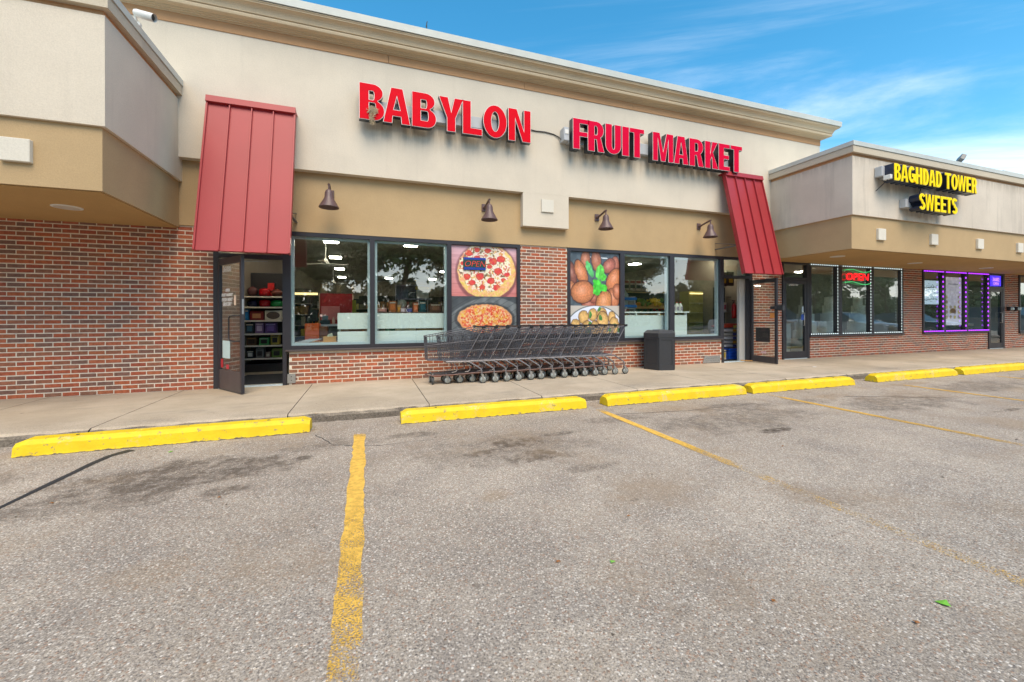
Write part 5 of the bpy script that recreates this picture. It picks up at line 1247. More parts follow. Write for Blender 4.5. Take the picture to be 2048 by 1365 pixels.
mo = thing('monitor', 'black till monitor seen from behind in the left window', 'monitor', (-1.1, 1.7, 1.0)); b = MB(); b.cbox(-1.19, -1.02, 1.62, 1.66, 1.07, 1.32, .01); b.build('screen', m_black, mo); b = MB(); b.cyl((-1.10, 1.68, 1.011), (-1.10, 1.66, 1.1), .02, n=8); b.box(-1.16, -1.04, 1.6, 1.75, 1.0105, 1.02); b.build('stand', m_black, mo)
b = MB(); b.box(-1.22, -1.03, 1.6, 1.8, .003, 1.01); tag(b.build('side_table', mcol((120, 80, 50))), 'narrow brown stand under the black monitor', 'stand')
cr_ = thing('cash_register', 'dark cash register on the counter', 'cash register', (-.9, 1.8, 1.01)); b = MB(); b.cbox(-.98, -.80, 1.65, 1.95, 1.011, 1.10, .01); b.build('drawer', mcol((40, 56, 66)), cr_); b = MB(); b.cbox(-.95, -.84, 1.75, 1.9, 1.10, 1.20, .01); b.build('printer', mcol((110, 130, 140)), cr_)
bo = thing('bottle', 'small pale bottle beside the cash register', 'bottle', (-.72, 1.72, 1.01)); b = MB(); b.lathe([(0, 0), (.03, 0), (.032, .09), (.012, .13), (.012, .15), (0, .15)], (-.72, 1.72, 1.011), 12); b.build('body', mcol((220, 180, 160)), bo)
rp = thing('wall_panel', 'red display panel behind the checkout', 'display panel', (-.73, 2.7, 0)); b = MB(); b.box(-1.08, -.37, 2.62, 2.70, .003, 1.72); b.build('board', mcol((185, 34, 44)), rp); b = MB(); b.box(-1.10, -1.082, 2.60, 2.70, .003, 1.73); b.box(-.368, -.35, 2.60, 2.70, .003, 1.73); b.build('edge', mcol((225, 190, 160)), rp)
b = MB(); b.box(-1.05, -.65, 2.60, 2.619, 1.10, 1.42); b.build('pale_print', mcol((222, 130, 130)), rp)
for i, (xa, xb) in enumerate(((-1.07, -.91), (-.72, -.62), (-.40, -.28))): item('carton', 'tall beige carton standing on the red panel, '+('left', 'middle', 'right')[i], 'carton', xa, xb, 2.63, 2.69, 1.731, 1.95-(.03 if i == 1 else 0), (150, 132, 104))
item('canister', 'tall yellow green canister right of the red panel', 'canister', -.35, -.27, 2.0, 2.1, .75, 1.55, (150, 150, 30))
b = MB(); b.box(-.45, 0.0, 1.95, 2.3, .003, .75); tag(b.build('low_cabinet', mcol((110, 90, 70))), 'low brown cabinet under the yellow green canister', 'cabinet')
yl = thing('light_bar', 'long warm light bar over the left shelving', 'light', (-1.45, 3.0, 1.73)); b = MB(); b.box(-1.75, -1.17, 2.98, 3.04, 1.70, 1.75); b.build('tube', M('warm_tube', (1, .8, .4), .5, emit=0.8, ecol=(1, .75, .35)), yl)
# white display backs standing in the windows
def board(label, x0, x1, z0, z1, y=.2):
    t = thing('display_board', label, 'display board', ((x0+x1)/2, y, z0)); b = MB(); b.cbox(x0, x1, y, y+.03, z0, z1, .004); b.build('panel', m_white, t)
    b = MB(); b.box(x0+.02, x0+.05, y+.031, y+.06, 0.003, z0+.2); b.box(x1-.05, x1-.02, y+.031, y+.06, 0.003, z0+.2); b.build('legs', m_steel, t); return t
board('upper white display back in the first pane', -.54, .02, .945, 1.245); board('lower white display back in the first pane', -.54, .02, .645, .90)
board('upper white display back in the second pane', .12, 1.45, .945, 1.238, .21); board('lower white display back in the second pane', .12, 1.45, .645, .90, .21)
item('product_box', 'row of brown cartons seen through the slot between white boards, left pane', 'box', -.5, 0.0, .32, .5, .86, .98, (150, 90, 60)); item('product_box', 'mustard carton in the slot between the white boards, right pane', 'box', .9, 1.42, .32, .5, .86, .98, (170, 130, 40)); item('product_box', 'cream carton in the slot between the white boards, right pane', 'box', .5, .88, .32, .5, .86, .98, (215, 200, 160)); item('product_box', 'green carton in the slot between the white boards, right pane', 'box', .3, .48, .32, .5, .86, .98, (40, 110, 70))
# shelf box and goods in the second pane
sb = thing('wall_shelf', 'grey shelf box holding a white carton in the second pane', 'shelf', (.95, 1.6, 1.57)); b = MB(); b.box(.57, 1.32, 1.75, 1.77, 1.58, 1.88); b.box(.57, 1.32, 1.48, 1.75, 1.555, 1.58); b.box(.57, .585, 1.5, 1.75, 1.58, 1.88); b.box(.585, 1.32, 1.5, 1.75, 1.865, 1.88); b.build('shell', mcol((150, 140, 148)), sb)
for x in (.62, 1.27): b = MB(); b.box(x, x+.03, 1.60, 1.64, .003, 1.554); b.build('post', m_steel, sb)
wbx = item('carton', 'white carton with yellow lid stripe on the grey shelf', 'carton', 1.03, 1.30, 1.5, 1.7, 1.581, 1.78, (215, 205, 185)); item('carton', 'yellow flat box on the white carton', 'carton', 1.01, 1.29, 1.5, 1.7, 1.781, 1.858, (205, 165, 70)); item('small_radio', 'dark brown box beside the white carton on the grey shelf', 'box', .85, 1.01, 1.52, 1.7, 1.581, 1.74, (66, 54, 50), (96, 84, 80))
tb2 = thing('display_table', 'low display table of sweets behind the white boards', 'table', (.8, 1.2, 0)); b = MB(); b.box(.15, 1.75, .95, 1.55, 1.235, 1.265); b.build('table_top', mcol((130, 110, 100)), tb2)
for x in (.18, 1.70): b = MB(); b.box(x, x+.03, 1.1, 1.14, .003, 1.234); b.build('leg', m_steel, tb2)
its = [('copper coloured wrapped basket on the display table', .40, .55, 1.50, (180, 100, 50)), ('small amber jar bundle on the display table', .57, .65, 1.42, (190, 130, 50)), ('pink and white bag on the display table', .62, .74, 1.36, (210, 180, 190)), ('indigo box on the display table', .76, .88, 1.36, (80, 80, 140)),
       ('orange striped box on the display table', .90, 1.0, 1.47, (205, 110, 70)), ('dark teal round tin on the display table', 1.03, 1.17, 1.50, (30, 80, 90)), ('rose coloured cartons at the left of the display table', .17, .36, 1.36, (190, 130, 120)), ('brown basket at the right of the display table', 1.25, 1.5, 1.45, (120, 80, 60)), ('pale wrapped loaf at the right end of the display table', 1.52, 1.72, 1.40, (190, 170, 150))]
for l, xa, xb, zt, c in its: item('sweet_box', l, 'goods', xa, xb, 1.0, 1.2, 1.266, zt, c, tuple(min(255, int(q*1.3)) for q in c))
pl = thing('round_plate', 'pale patterned plate standing on the display table', 'plate', (.70, 1.3, 1.27)); b = MB(); b.lathe([(0, 0), (.085, 0), (.09, .012), (.0, .012)], (.70, 1.32, 1.46), 20, axis='y'); b.build('disc', mcol((170, 170, 150)), pl); b = MB(); b.box(.66, .74, 1.33, 1.40, 1.266, 1.40); b.build('stand', m_dgrey, pl)
# right window: fruit shelves, trays, jugs, cooler
board('wide white panel in the middle pane of the right window', 5.56, 6.76, .645, 1.19, .22)
b = MB(); b.box(5.56, 6.80, .19, .30, 1.245, 1.275); b.box(5.95, 5.98, .2, .25, 1.19, 1.245); b.box(6.6, 6.63, .2, .25, 1.19, 1.245); tag(b.build('shelf_rail', m_white), 'white rail on short posts above the wide white panel', 'rail')
board('narrow white panel in the right pane of the right window', 6.92, 7.46, .645, 1.19, .22)
b = MB(); b.box(6.92, 7.50, .18, .5, 1.25, 1.28); b.box(7.42, 7.45, .22, .28, 1.19, 1.25); b.box(6.94, 6.97, .22, .28, 1.19, 1.25); tag(b.build('shelf_rail', m_white), 'short white shelf carrying the milk jugs', 'shelf')
for i, x in enumerate((7.15, 7.26, 7.37)):
    t = thing('milk_jug', ('left', 'middle', 'right')[i]+' of the three white jugs with red caps', 'jug', (x, .35, 1.281)); b = MB(); b.lathe([(0, 0), (.045, 0), (.048, .01), (.048, .14), (.040, .17), (.018, .20), (.018, .215), (0, .215)], (x, .35, 1.281), 14); b.build('body', mcol((225, 225, 220), .3), t)
    b = MB(); b.cyl((x, .35, 1.497), (x, .35, 1.52), .022, n=12); b.build('cap', mcol((200, 30, 40)), t); b = MB(); b.box(x-.03, x+.03, .297, .301, 1.31, 1.40); b.build('label_print', mcol((150, 140, 150)), t)
for i, z_ in enumerate((1.40, 1.60)):
    t = thing('plastic_tray', ('lower', 'upper')[i]+' bright blue tray of wrapped goods in the right window', 'tray', (6.6, 1.5, z_)); b = MB(); b.cbox(6.3, 6.86, 1.40, 1.75, z_, z_+.07, .01); b.build('tray', mcol((20, 130, 215)), t)
    b = MB(); b.lathe([(0, .22), (.08, .19), (.15, .08), (.16, .0)], (6.52, 1.58, z_+.0705), 12); b.build('wrapped_goods', mcol((175, 180, 165)), t)
b = MB(); b.box(6.32, 6.36, 1.45, 1.7, .003, 1.70); b.box(6.80, 6.84, 1.45, 1.7, .003, 1.70); b.box(6.32, 6.84, 1.45, 1.7, 1.36, 1.395); b.box(6.361, 6.799, 1.46, 1.69, 1.565, 1.595); tag(b.build('tray_rack', m_steel), 'metal rack holding the two blue trays', 'rack')
fs = thing('fruit_stand', 'sloping fruit stand with yellow edged shelf in the right window', 'fruit stand', (8.0, 3.0, 0))
for k, (z_, nm) in enumerate(((1.20, 'shelf'), (1.42, 'shelf'))):
    b = MB(); b.add([(6.7, 2.5, z_), (9.4, 2.5, z_), (9.4, 3.1, z_+.16), (6.7, 3.1, z_+.16), (6.7, 2.5, z_-.03), (9.4, 2.5, z_-.03), (9.4, 3.1, z_+.13), (6.7, 3.1, z_+.13)], [(0, 1, 2, 3), (7, 6, 5, 4), (0, 4, 5, 1), (1, 5, 6, 2), (2, 6, 7, 3), (3, 7, 4, 0)]); b.build(nm, mcol((205, 170, 110)), fs)
b = MB(); b.box(6.7, 9.4, 3.11, 3.2, .003, 1.95); b.build('back_board', mcol((34, 50, 42)), fs); b = MB(); b.box(6.7, 9.4, 3.0, 3.1, 1.90, 1.93); b.build('top_rail', mcol((170, 150, 110)), fs); b = MB(); b.box(6.75, 9.35, 2.55, 3.05, .003, 1.165); b.build('base', mcol((60, 62, 50)), fs)
rr = random.Random(4)
def fruit(label, cat, x0, x1, z_, rgb, n=9):
    t = thing(cat.replace(' ', '_'), label, cat, ((x0+x1)/2, 2.7, z_)); b = MB()
    for i in range(n*3):
        u = rr.random(); yy = rr.random(); x = x0+.05+(x1-x0-.1)*u; y = 2.55+.45*yy; r = rr.uniform(.035, .05); zz_ = z_+.16*yy/.6*.75+r+.005+rr.random()*.05
        b.lathe([(0, -r), (r*.7, -r*.7), (r, 0), (r*.7, r*.7), (0, r)], (x, y, zz_), 8)
    b.build('heap', mcol(rgb, .4), t)['kind'] = 'stuff'
for l, c, x0, x1, z_, rgb in (('heap of oranges on the upper fruit shelf, leftmost', 'orange pile', 6.9, 7.35, 1.42, (235, 120, 20)), ('heap of yellow peaches on the upper fruit shelf', 'peach pile', 7.35, 7.85, 1.42, (235, 165, 40)), ('heap of green pears on the upper fruit shelf', 'pear pile', 7.85, 8.35, 1.42, (110, 150, 50)), ('heap of lemons on the upper fruit shelf', 'lemon pile', 8.35, 8.8, 1.42, (230, 205, 50)), ('heap of green peppers on the upper fruit shelf, rightmost', 'pepper pile', 8.8, 9.3, 1.42, (80, 130, 50)),
                              ('heap of red tomatoes on the lower fruit shelf, left', 'tomato pile', 6.9, 7.6, 1.20, (215, 60, 30)), ('heap of green cucumbers on the lower fruit shelf', 'cucumber pile', 7.6, 8.4, 1.20, (50, 90, 45)), ('heap of red apples on the lower fruit shelf, right', 'apple pile', 8.4, 9.2, 1.20, (200, 50, 40))): fruit(l, c, x0, x1, z_, rgb)
for i in range(4):
    x = 7.62+i*.22; t = thing('price_card', ('leftmost', 'second', 'third', 'rightmost')[i]+' of the four dark and pale price cards above the fruit', 'price card', (x, 3.0, 2.0)); b = MB(); b.box(x-.09, x+.09, 2.98, 2.99, 1.98, 2.30); b.build('card', mcol((190, 180, 165)), t); b = MB(); b.box(x-.08, x+.08, 2.972, 2.979, 2.04, 2.14); b.build('dark_print', mcol((30, 34, 32)), t); b = MB(); b.box(x-.08, x+.08, 2.972, 2.979, 2.20, 2.27); b.build('red_print', mcol((150, 60, 60)), t)
co = thing('drinks_cooler', 'yellow lit drinks cooler with warm light on top in the right window', 'cooler', (9.55, 2.2, 0)); b = MB(); b.box(9.33, 9.88, 2.2, 2.6, .003, 1.93); b.build('cabinet', mcol((170, 165, 100)), co); b = MB(); b.box(9.36, 9.86, 2.17, 2.199, 1.84, 1.88); b.build('light_tube', M('warm_tube', (1, .8, .4), .5, emit=0.8, ecol=(1, .75, .35)), co)
for i in range(5): b = MB(); b.box(9.36, 9.86, 2.17, 2.199, .35+i*.3, .37+i*.3); b.build('shelf_edge', mcol((210, 205, 170)), co)
# right doorway goods
bsf = thing('black_shelf', 'black shelf unit inside the right open door', 'shelf', (9.7, 1.3, 0)); b = MB(); b.box(9.52, 9.95, 1.42, 1.45, .003, 2.0); b.box(9.52, 9.54, 1.2, 1.42, .003, 2.0); b.build('carcass', m_black, bsf)
for z_ in (.9, 1.27, 1.7): b = MB(); b.box(9.541, 9.95, 1.2, 1.419, z_, z_+.02); b.build('shelf', mcol((190, 190, 190)) if z_ == 1.27 else m_black, bsf)
item('product_box', 'upright white and red packet on the black shelf', 'packet', 9.68, 9.80, 1.22, 1.4, 1.291, 1.56, (205, 200, 205), (150, 60, 90)); item('product_box', 'pink edged packet high on the black shelf', 'packet', 9.55, 9.60, 1.22, 1.4, 1.291, 1.68, (190, 120, 150), (60, 30, 40))
for i, (x0, z0) in enumerate(((9.35, 2.10), (9.60, 2.12))): item('snack_bag', ('left', 'right')[i]+' dark maroon snack bag hanging at the top of the right doorway', 'snack bag', x0, x0+.24, 1.0, 1.1, z0-.1, z0+.30, (52, 26, 30), (190, 150, 60), (110, 80, 84))
ex = thing('fire_extinguisher', 'red fire extinguisher on the inner wall of the right door', 'fire extinguisher', (9.9, 1.0, 1.1)); b = MB(); b.lathe([(0, 0), (.06, 0), (.062, .02), (.062, .36), (.03, .42), (0, .42)], (9.86, 1.02, 1.10), 16); b.build('cylinder', mcol((185, 22, 30), .3), ex)
b = MB(); b.cyl((9.86, 1.02, 1.52), (9.86, 1.02, 1.58), .018, n=8); b.box(9.80, 9.90, 1.0, 1.04, 1.585, 1.61); b.tube([(9.80, 1.0, 1.56), (9.77, 1.0, 1.45), (9.79, 1.0, 1.3)], .009, 6); b.build('valve', m_black, ex); b = MB(); b.box(9.925, 9.975, .98, 1.06, 1.2, 1.5); b.build('wall_bracket', m_steel, ex)
bagc = [(200, 196, 196), (188, 180, 178), (205, 202, 205), (180, 172, 166), (196, 190, 190)]
for i in range(6):
    z_ = .30+i*.105; t = thing('pet_food_bag', ('lowest', 'second lowest', 'third lowest', 'third highest', 'second highest', 'topmost')[i]+' bag in the stack of feed bags in the right doorway', 'bag', (9.35, .9, z_), group='stacked feed bags in the right doorway')
    b = MB(); x0 = 9.30 if i < 5 else 9.32; n = 10; v = []
    for j in range(n+1):
        u = j/n; w = sin(pi*min(max(u, .04), .96))**.35; yy0, yy1 = .62, 1.05; hh = .095*w*(1.1 if i == 5 else 1)
        for (yy, zz_) in ((yy0, z_+.05-hh*.3), (yy0+.04, z_+.05+hh*.5), (yy1, z_+.05+hh*.45), (yy1, z_+.05-hh*.45), (yy0+.04, z_+.05-hh*.45)): v.append((x0-.26+u*.62+random.uniform(-.004, .004), yy, zz_+(.05*u if i == 5 else 0)))
    b.add(v, [(j*5+k, j*5+(k+1) % 5, (j+1)*5+(k+1) % 5, (j+1)*5+k) for j in range(n) for k in range(5)], 0, True); b.add(v[:5], [tuple(range(5))]); b.add(v[-5:], [tuple(range(5))])
    b.build('sack', mcol(bagc[i % 5] if i < 5 else (190, 60, 40), .35), t)
    b = MB(); b.box(x0+.08, x0+.20, .612, .625, z_+.02, z_+.085); b.build('printed_band', mcol(((60, 60, 120), (190, 140, 50), (70, 70, 130))[i % 3] if i < 5 else (210, 180, 90)), t)
cr2 = thing('plastic_crate', 'bright blue plastic crate on the floor of the right doorway', 'crate', (9.25, .55, 0)); b = MB()
for z_ in (.02, .10, .18, .26): b.box(9.05, 9.45, .44, .46, z_, z_+.035); b.box(9.05, 9.07, .46, .75, z_, z_+.035)
for i in range(9): b.box(9.06+i*.046, 9.075+i*.046, .445, .458, .02, .29)
b.box(9.05, 9.45, .47, .75, .004, .02); b.box(9.06, 9.44, .47, .73, .02, .22); b.build('crate', mcol((20, 90, 205), .35), cr2)
item('feed_bag', 'white and yellow bag leaning left of the blue crate', 'bag', 8.84, 9.02, .5, .62, .004, .26, (205, 195, 170), (200, 170, 40), (60, 60, 70))
b = MB(); b.box(8.40, 9.23, .12, .43, .004, .012); tag(b.build('door_mat', M('dark_mat', (0.012, 0.016, 0.022), 0.95, bump=(90, 0.8))), 'small dark mat in the right doorway', 'mat')
b = MB(); b.tube([(8.98, .02, .03), (9.22, -.12, .022)], .016, 5); tag(b.build('wood_stick', mcol((190, 140, 80))), 'short wooden stick lying in the right doorway', 'stick')

# right shops inside
m_iw2 = M('pale_green_wall', (0.40, 0.44, 0.40), 0.8, nz=(2, .06))
b = MB(); b.box(10.13, 46, 0.16, 14, -0.04, 0.003); struct(b.build('shop_floor', m_floor)); b = MB(); b.box(10.13, 46, 0.14, 14, 2.75, 2.85); struct(b.build('shop_ceiling', m_ceil))
b = MB(); b.box(10.13, 46, 5.5, 5.6, 0, 2.75); b.box(15.9, 16.0, .14, 5.5, 0, 2.75); b.box(10.13, 10.2, .14, 5.5, 0, 2.75); struct(b.build('shop_inner_wall', m_iw2))
for i, (x, y) in enumerate(((12.2, 2.0), (14.2, 2.2))): ceil_lamp(x, y, ('left', 'right')[i]+' ceiling light in the sweets shop', 2.66, 'ceiling lights in the sweets shop')
ceil_lamp(18.2, 2.5, 'ceiling light in the purple lit shop', 2.66, 'ceiling light in the purple lit shop')
for i, (x, y) in enumerate(((12.35, .75), (13.45, .8), (14.7, .75))):
    t = thing('display_tower', ('left', 'middle', 'right')[i]+' white tiered display tower in the sweets shop window', 'display tower', (x, y, 0))
    for k in range(7):
        r = .42-.05*k; b = MB(); b.lathe([(0, 0), (r, 0), (r, .20+.02*k), (0, .20+.02*k)], (x, y, .003+k*.235), 24, sm=False); b.build('tier', mcol((228, 236, 228), .6), t)
item('white_cabinet', 'pale cabinet standing behind the closed glass door', 'cabinet', 11.05, 11.42, .5, .8, .004, .95, (200, 215, 210))

# ------------------------------------------------------------------ across the lot: trees and parked cars (seen in the glass)
m_bark = M('bark', (0.085, 0.062, 0.045), 0.9, nz=(9, .3), bump=(30, 1.0))
def leafmat(name, a_, b_):
    q = NT(name); r = q.N('ShaderNodeNewGeometry').outputs['Random Per Island']; q.I(q.b, 'Base Color', q.mix(r, a_, b_)); q.b.inputs['Roughness'].default_value = .6
    q.I(q.b, 'Transmission Weight', 0.0); return q.m
m_leaf = [leafmat('leaf_green', (.06, .12, .03), (.20, .29, .08)), leafmat('leaf_olive', (.09, .115, .035), (.24, .26, .09)), leafmat('leaf_dark', (.04, .09, .04), (.11, .19, .07))]
def tree_meshes(seed, h, spread, nl, ls_):
    r = random.Random(seed); t = MB(); tips = []
    def grow(p, d, L, rad, depth):
        pts = [p]; dd = d.copy(); n = 4
        for i in range(n):
            dd = (dd+Vector((r.uniform(-.16, .16), r.uniform(-.16, .16), r.uniform(-.03, .10)))).normalized(); pts.append(pts[-1]+dd*L/n)
        t.tube(pts, [rad*(1-.45*i/n) for i in range(n+1)], 7 if depth < 2 else 5)
        if depth >= 2: tips.extend(pts[1:])
        if depth < 4:
            for k in range(3 if depth < 2 else 2):
                a_ = r.uniform(0, 2*pi); tilt = r.uniform(.35, .8); ax = Vector((cos(a_), sin(a_), 0)); grow(pts[-1 if k else -2], (dd*cos(tilt)+ax*sin(tilt)).normalized(), L*r.uniform(.62, .8), rad*.55, depth+1)
    grow(Vector((0, 0, 0)), Vector((r.uniform(-.08, .08), r.uniform(-.08, .08), 1)), h*.33, h*.024, 0)
    f = MB()
    for i in range(nl):
        c = r.choice(tips)+Vector((r.gauss(0, spread), r.gauss(0, spread), r.gauss(0, spread*.7)))
        a_ = Vector((r.gauss(0, 1), r.gauss(0, 1), r.gauss(0, 1))).normalized(); b_ = a_.cross(Vector((r.gauss(0, 1), r.gauss(0, 1), r.gauss(0, 1)))).normalized(); s_ = ls_*r.uniform(.6, 1.3)
        f.add([c-a_*s_, c+b_*s_*.55, c+a_*s_, c-b_*s_*.55], [(0, 1, 2, 3)])
    return t, f
protos = []
for k, (seed, h, sp_, nl, l_) in enumerate(((3, 10.5, .8, 10500, .20), (8, 9.0, .85, 10500, .20), (15, 12.0, .9, 14000, .22))):
    a_, f_ = tree_meshes(seed, h, sp_, nl, l_); tm = bpy.data.meshes.new('trunk'); 
    protos.append((a_.mesh('trunk', m_bark), (lambda s_: (setattr(s_, 'x', 1), s_)[1])(f_).mesh('crown', m_leaf[k])))
spots = [(-9, -24, 0, 1.0), (-4.2, -21.8, 1, .95), (1.6, -21.5, 0, 1.05), (-15, -27, 2, 1.0), (5.5, -26, 2, .85), (11, -24.5, 1, 1.0), (17.5, -33, 2, .7), (-22, -30, 0, 1.1), (22.5, -27, 0, .8), (26, -30, 2, .9), (41, -30, 1, 1.0), (52, -34, 2, 1.0), (-3, -34, 2, 1.0), (8, -36, 0, 1.1), (64, -36, 0, 1.1), (-12, -36, 1, 1.1), (47, -37, 0, 1.2), (58, -32, 1, 1.2), (72, -31, 2, 1.2), (82, -36, 0, 1.3), (94, -33, 1, 1.3), (36, -42, 2, .6)]
tl = ['leafy tree mirrored at the left edge of the first window pane', 'leafy tree mirrored in the first window pane', 'tree with forked trunk mirrored in the second window pane', 'tall tree far left across the lot', 'tree mirrored in the middle pane of the right window',
      'tree mirrored in the right pane of the right window', 'tall tree mirrored beside the right red awning', 'leafy tree at the far left end of the road', 'tree mirrored in the closed glass door', 'dark tree mirrored in the sweets shop window', 'olive tree mirrored in the sweets shop window',
      'dark tree mirrored in the purple window', 'dark tree behind the hedge, left of centre', 'large tree behind the hedge, right of centre', 'large tree at the far right end of the road', 'olive tree behind the hedge, far left', 'green tree behind the olive tree, right of the lot', 'tall olive tree mirrored in the left purple pane', 'tall dark tree mirrored in the middle purple pane', 'tall green tree mirrored in the right purple pane', 'olive tree at the far right beyond the others', 'dark tree mirrored between the awning and the glass door']
for i, (x, y, k, s_) in enumerate(spots):
    t = thing('tree', tl[i], 'tree', (x, y, GZ-.1), random.uniform(0, 6), 'trees across the parking lot'); t.scale = (s_, s_, s_)
    put('trunk', protos[k][0], t, True); put('crown', protos[k][1], t, True)
hd = MB(); r = random.Random(2)
for i in range(44000):
    x = r.uniform(-45, 120); z_ = r.uniform(0, 1)**.85*(4.2+.7*sin(x*.7)+.5*sin(x*2.1)); c = Vector((x, -33.5+r.gauss(0, .5), z_-.1)); a_ = Vector((r.gauss(0, 1), r.gauss(0, 1), r.gauss(0, 1))).normalized(); b_ = a_.cross(Vector((r.gauss(0, 1), r.gauss(0, 1), .3))).normalized(); s_ = r.uniform(.2, .42)
    hd.add([c-a_*s_, c+b_*s_*.55, c+a_*s_, c-b_*s_*.55], [(0, 1, 2, 3)])
o = hd.build('hedge', m_leaf[2]); o['kind'] = 'stuff'; tag(o, 'long dark hedge along the far side of the road', 'hedge')
def car(label, x, y, rz, rgb, suv, L=4.6):
    t = thing('parked_car', label, 'car', (x, y, GZ), rz); W_ = .92; H = 1.72 if suv else 1.42
    if suv: low = [(-2.28, .38), (-2.3, .75), (-2.22, 1.02), (-1.2, 1.12), (1.75, 1.12), (2.2, 1.05), (2.28, .7), (2.25, .38)]; cab_ = [(-1.25, 1.10), (-.55, 1.68), (.1, 1.74), (1.6, 1.70), (2.12, 1.10)]
    else: low = [(-2.3, .32), (-2.32, .62), (-2.15, .85), (-1.0, .97), (1.4, .98), (2.15, .93), (2.3, .65), (2.26, .32)]; cab_ = [(-1.05, .955), (-.25, 1.38), (.3, 1.43), (1.0, 1.38), (1.85, .965)]
    b = MB(); n = len(low); secs = []
    for w, s_ in ((-W_+.05, .93), (-W_, .985), (-W_+.01, 1.0), (W_-.01, 1.0), (W_, .985), (W_-.05, .93)): secs.append([(px*s_ if abs(px) > 1.5 else px, w, (z_-.5)*(.90 if s_ < .95 else 1)+.5) for px, z_ in low])
    v = [p for s_ in secs for p in s_]; b.add(v, [(j*n+i, j*n+(i+1) % n, (j+1)*n+(i+1) % n, (j+1)*n+i) for j in range(5) for i in range(n)], 0, True); b.add(secs[0], [tuple(range(n))]); b.add(secs[-1], [tuple(range(n))])
    b.build('body', M('car_paint_%d' % rgb[0], S(*rgb), .25, 0.1, nz=(2, .02), coat=.6), t, True)
    b = MB(); n = len(cab_); v = [(px, sy*(W_-.06-(.17 if 0 < i < n-1 else 0)), z_) for sy in (-1, 1) for i, (px, z_) in enumerate(cab_)]
    b.add(v, [tuple(range(n)), tuple(range(2*n-1, n-1, -1))]+[(i, i+1, n+i+1, n+i) for i in range(n-1)]); b.build('glasshouse', M('dark_car_glass', (.02, .025, .03), .06), t, True)
    b = MB(); v = [(px, sy*(W_-.24), z_+.012) for sy in (-1, 1) for px, z_ in cab_[1:4]]; b.add(v+[(a_, c_, z_-.03) for a_, c_, z_ in v], [(0, 1, 4, 3), (1, 2, 5, 4), (6, 7, 10, 9), (7, 8, 11, 10), (0, 3, 9, 6), (2, 5, 11, 8), (0, 1, 7, 6), (1, 2, 8, 7), (3, 4, 10, 9), (4, 5, 11, 10)]); b.build('roof', M('car_paint_%d' % rgb[0], S(*rgb), .25), t, True)
    for px in (-1.42, 1.42):
        for sy in (-1, 1):
            k = MB(); k.lathe([(.20, -.10), (.32, -.10), (.34, -.06), (.34, .06), (.32, .10), (.20, .10)], (px, sy*.83, .34), 20, axis='y'); w = k.build('wheel', m_tyre, t, True); k = MB(); k.lathe([(0, -.105), (.06, -.11), (.20, -.095), (.20, .095), (.06, .11), (0, .105)], (px, sy*.83, .34), 16, axis='y'); k.build('rim', m_steel, w, True)
    for sy in (-1, 1):
        k = MB(); k.cbox(-2.30, -2.12, sy*.68-.17, sy*.68+.17, .72, .84, .02); k.build('headlight', m_alu, t, True); k = MB(); k.cbox(2.14, 2.295, sy*.7-.14, sy*.7+.14, .72, .86, .02); k.build('tail_light', mcol((150, 20, 20), .3), t, True)
        k = MB(); k.cbox(-.95, -.75, sy*(W_+.07)-.07, sy*(W_+.07)+.07, 1.0 if suv else .92, 1.14 if suv else 1.04, .03); k.build('wing_mirror', MC['car_paint_%d' % rgb[0]], t, True)
car('white parked car mirrored in the closed glass door', 17.4, -6.3, -pi/2, (228, 228, 226), True)
car('silver parked car mirrored in the right shop window', 23.0, -6.2, -pi/2, (170, 176, 180), False)
car('dark blue parked car mirrored in the purple window', 28.5, -6.4, -pi/2, (34, 44, 60), False)
car('grey parked car beyond the dark blue one', 34.5, -6.0, pi/2, (120, 124, 128), True)
car('black parked car across the lot', 12.0, -17.0, .05, (26, 28, 32), False)

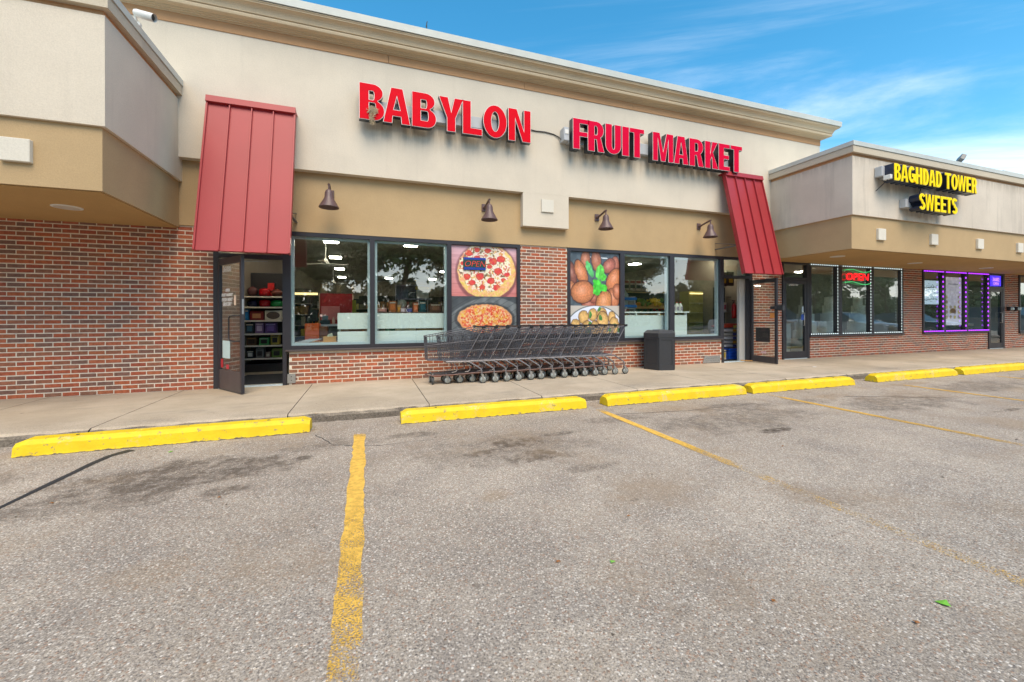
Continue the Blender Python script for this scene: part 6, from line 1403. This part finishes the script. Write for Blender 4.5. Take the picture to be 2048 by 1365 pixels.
# ------------------------------------------------------------------ leaves and litter on the ground
rg = random.Random(11); b = MB()
for i in range(2600):
    if rg.random() < .6: x, y, z_ = rg.uniform(-4, 16), -2.44-abs(rg.gauss(0, .07)), GZ
    else: x, y, z_ = rg.uniform(-4, 14), rg.uniform(-6.8, -2.6), GZ
    s_ = rg.uniform(.003, .010) if rg.random() < .93 else rg.uniform(.010, .018); a0 = rg.uniform(0, 6)
    v = [(x+s_*cos(a0+k*2.1), y+s_*sin(a0+k*2.1), z_+.001) for k in range(3)]+[(x, y, z_+s_*.7)]
    b.add(v, [(0, 1, 3), (1, 2, 3), (2, 0, 3)])
q = NT('loose_grit'); q.I(q.b, 'Base Color', q.mix(q.N('ShaderNodeNewGeometry').outputs['Random Per Island'], (0.10, 0.075, 0.05), (0.55, 0.46, 0.36)))
o = b.build('grit', q.m); o['kind'] = 'stuff'; tag(o, 'loose grit and crumbs swept against the kerb', 'grit')
def crack(pts, w):
    P_ = []
    for i in range(len(pts)-1):
        for k in range(6):
            u = k/6; P_.append((pts[i][0]*(1-u)+pts[i+1][0]*u+rg.uniform(-.02, .02), pts[i][1]*(1-u)+pts[i+1][1]*u+rg.uniform(-.012, .012)))
    strip('crack', P_, w, w*.4, m_tar, GZ+.003, .002)
crack([(-.55, -3.0), (-.35, -3.45), (.1, -3.62), (.7, -3.58)], .010); crack([(3.1, -3.3), (4.1, -3.45), (5.3, -3.42), (6.0, -3.6)], .010); crack([(7.2, -3.5), (9.0, -4.3), (10.6, -4.7)], .014)
def leaf_bit(label, x, y, z, c, s_=.035, cat='leaf'):
    b = MB(); n = 7; a0 = random.uniform(0, 6); b.add([(x+s_*(1 if k % 2 else .55)*cos(a0+k*2*pi/n)*1.3, y+s_*(1 if k % 2 else .55)*sin(a0+k*2*pi/n), z+.003+random.random()*.008) for k in range(n)]+[(x, y, z+.012)], [(k, (k+1) % n, n) for k in range(n)])
    tag(b.build('fallen_leaf' if cat == 'leaf' else cat, mcol(c, .6)), label, cat)
leaf_bit('green leaf on the asphalt at the lower right', 2.46, -6.87, GZ, (120, 190, 60), .028)
leaf_bit('small green leaf in front of the leftmost wheel stop', -1.81, -3.15, GZ, (120, 190, 50), .02)
leaf_bit('tiny green leaf at the middle of the lot', 1.22, -6.10, GZ, (120, 180, 70), .014)
for i_, (x, y, w) in enumerate(((-1.02, -4.48, 'left of the first bay line'), (0.95, -6.0, 'right of the first bay line'), (1.6, -5.7, 'near the middle of the lot'), (2.2, -6.9, 'beside the green leaf, lower right'), (-.8, -6.4, 'at the lower left'), (1.75, -6.6, 'low in the middle'), (3.9, -5.0, 'right of the second bay line'), (-2.1, -4.2, 'at the end of the tar seam'))):
    leaf_bit('tiny brown leaf crumb '+w, x, y, GZ, (150, 96, 44), .013)
leaf_bit('scrap of white paper on the pavement right of the doors', 9.6, -1.4, 0, (225, 225, 225), .05, 'litter')
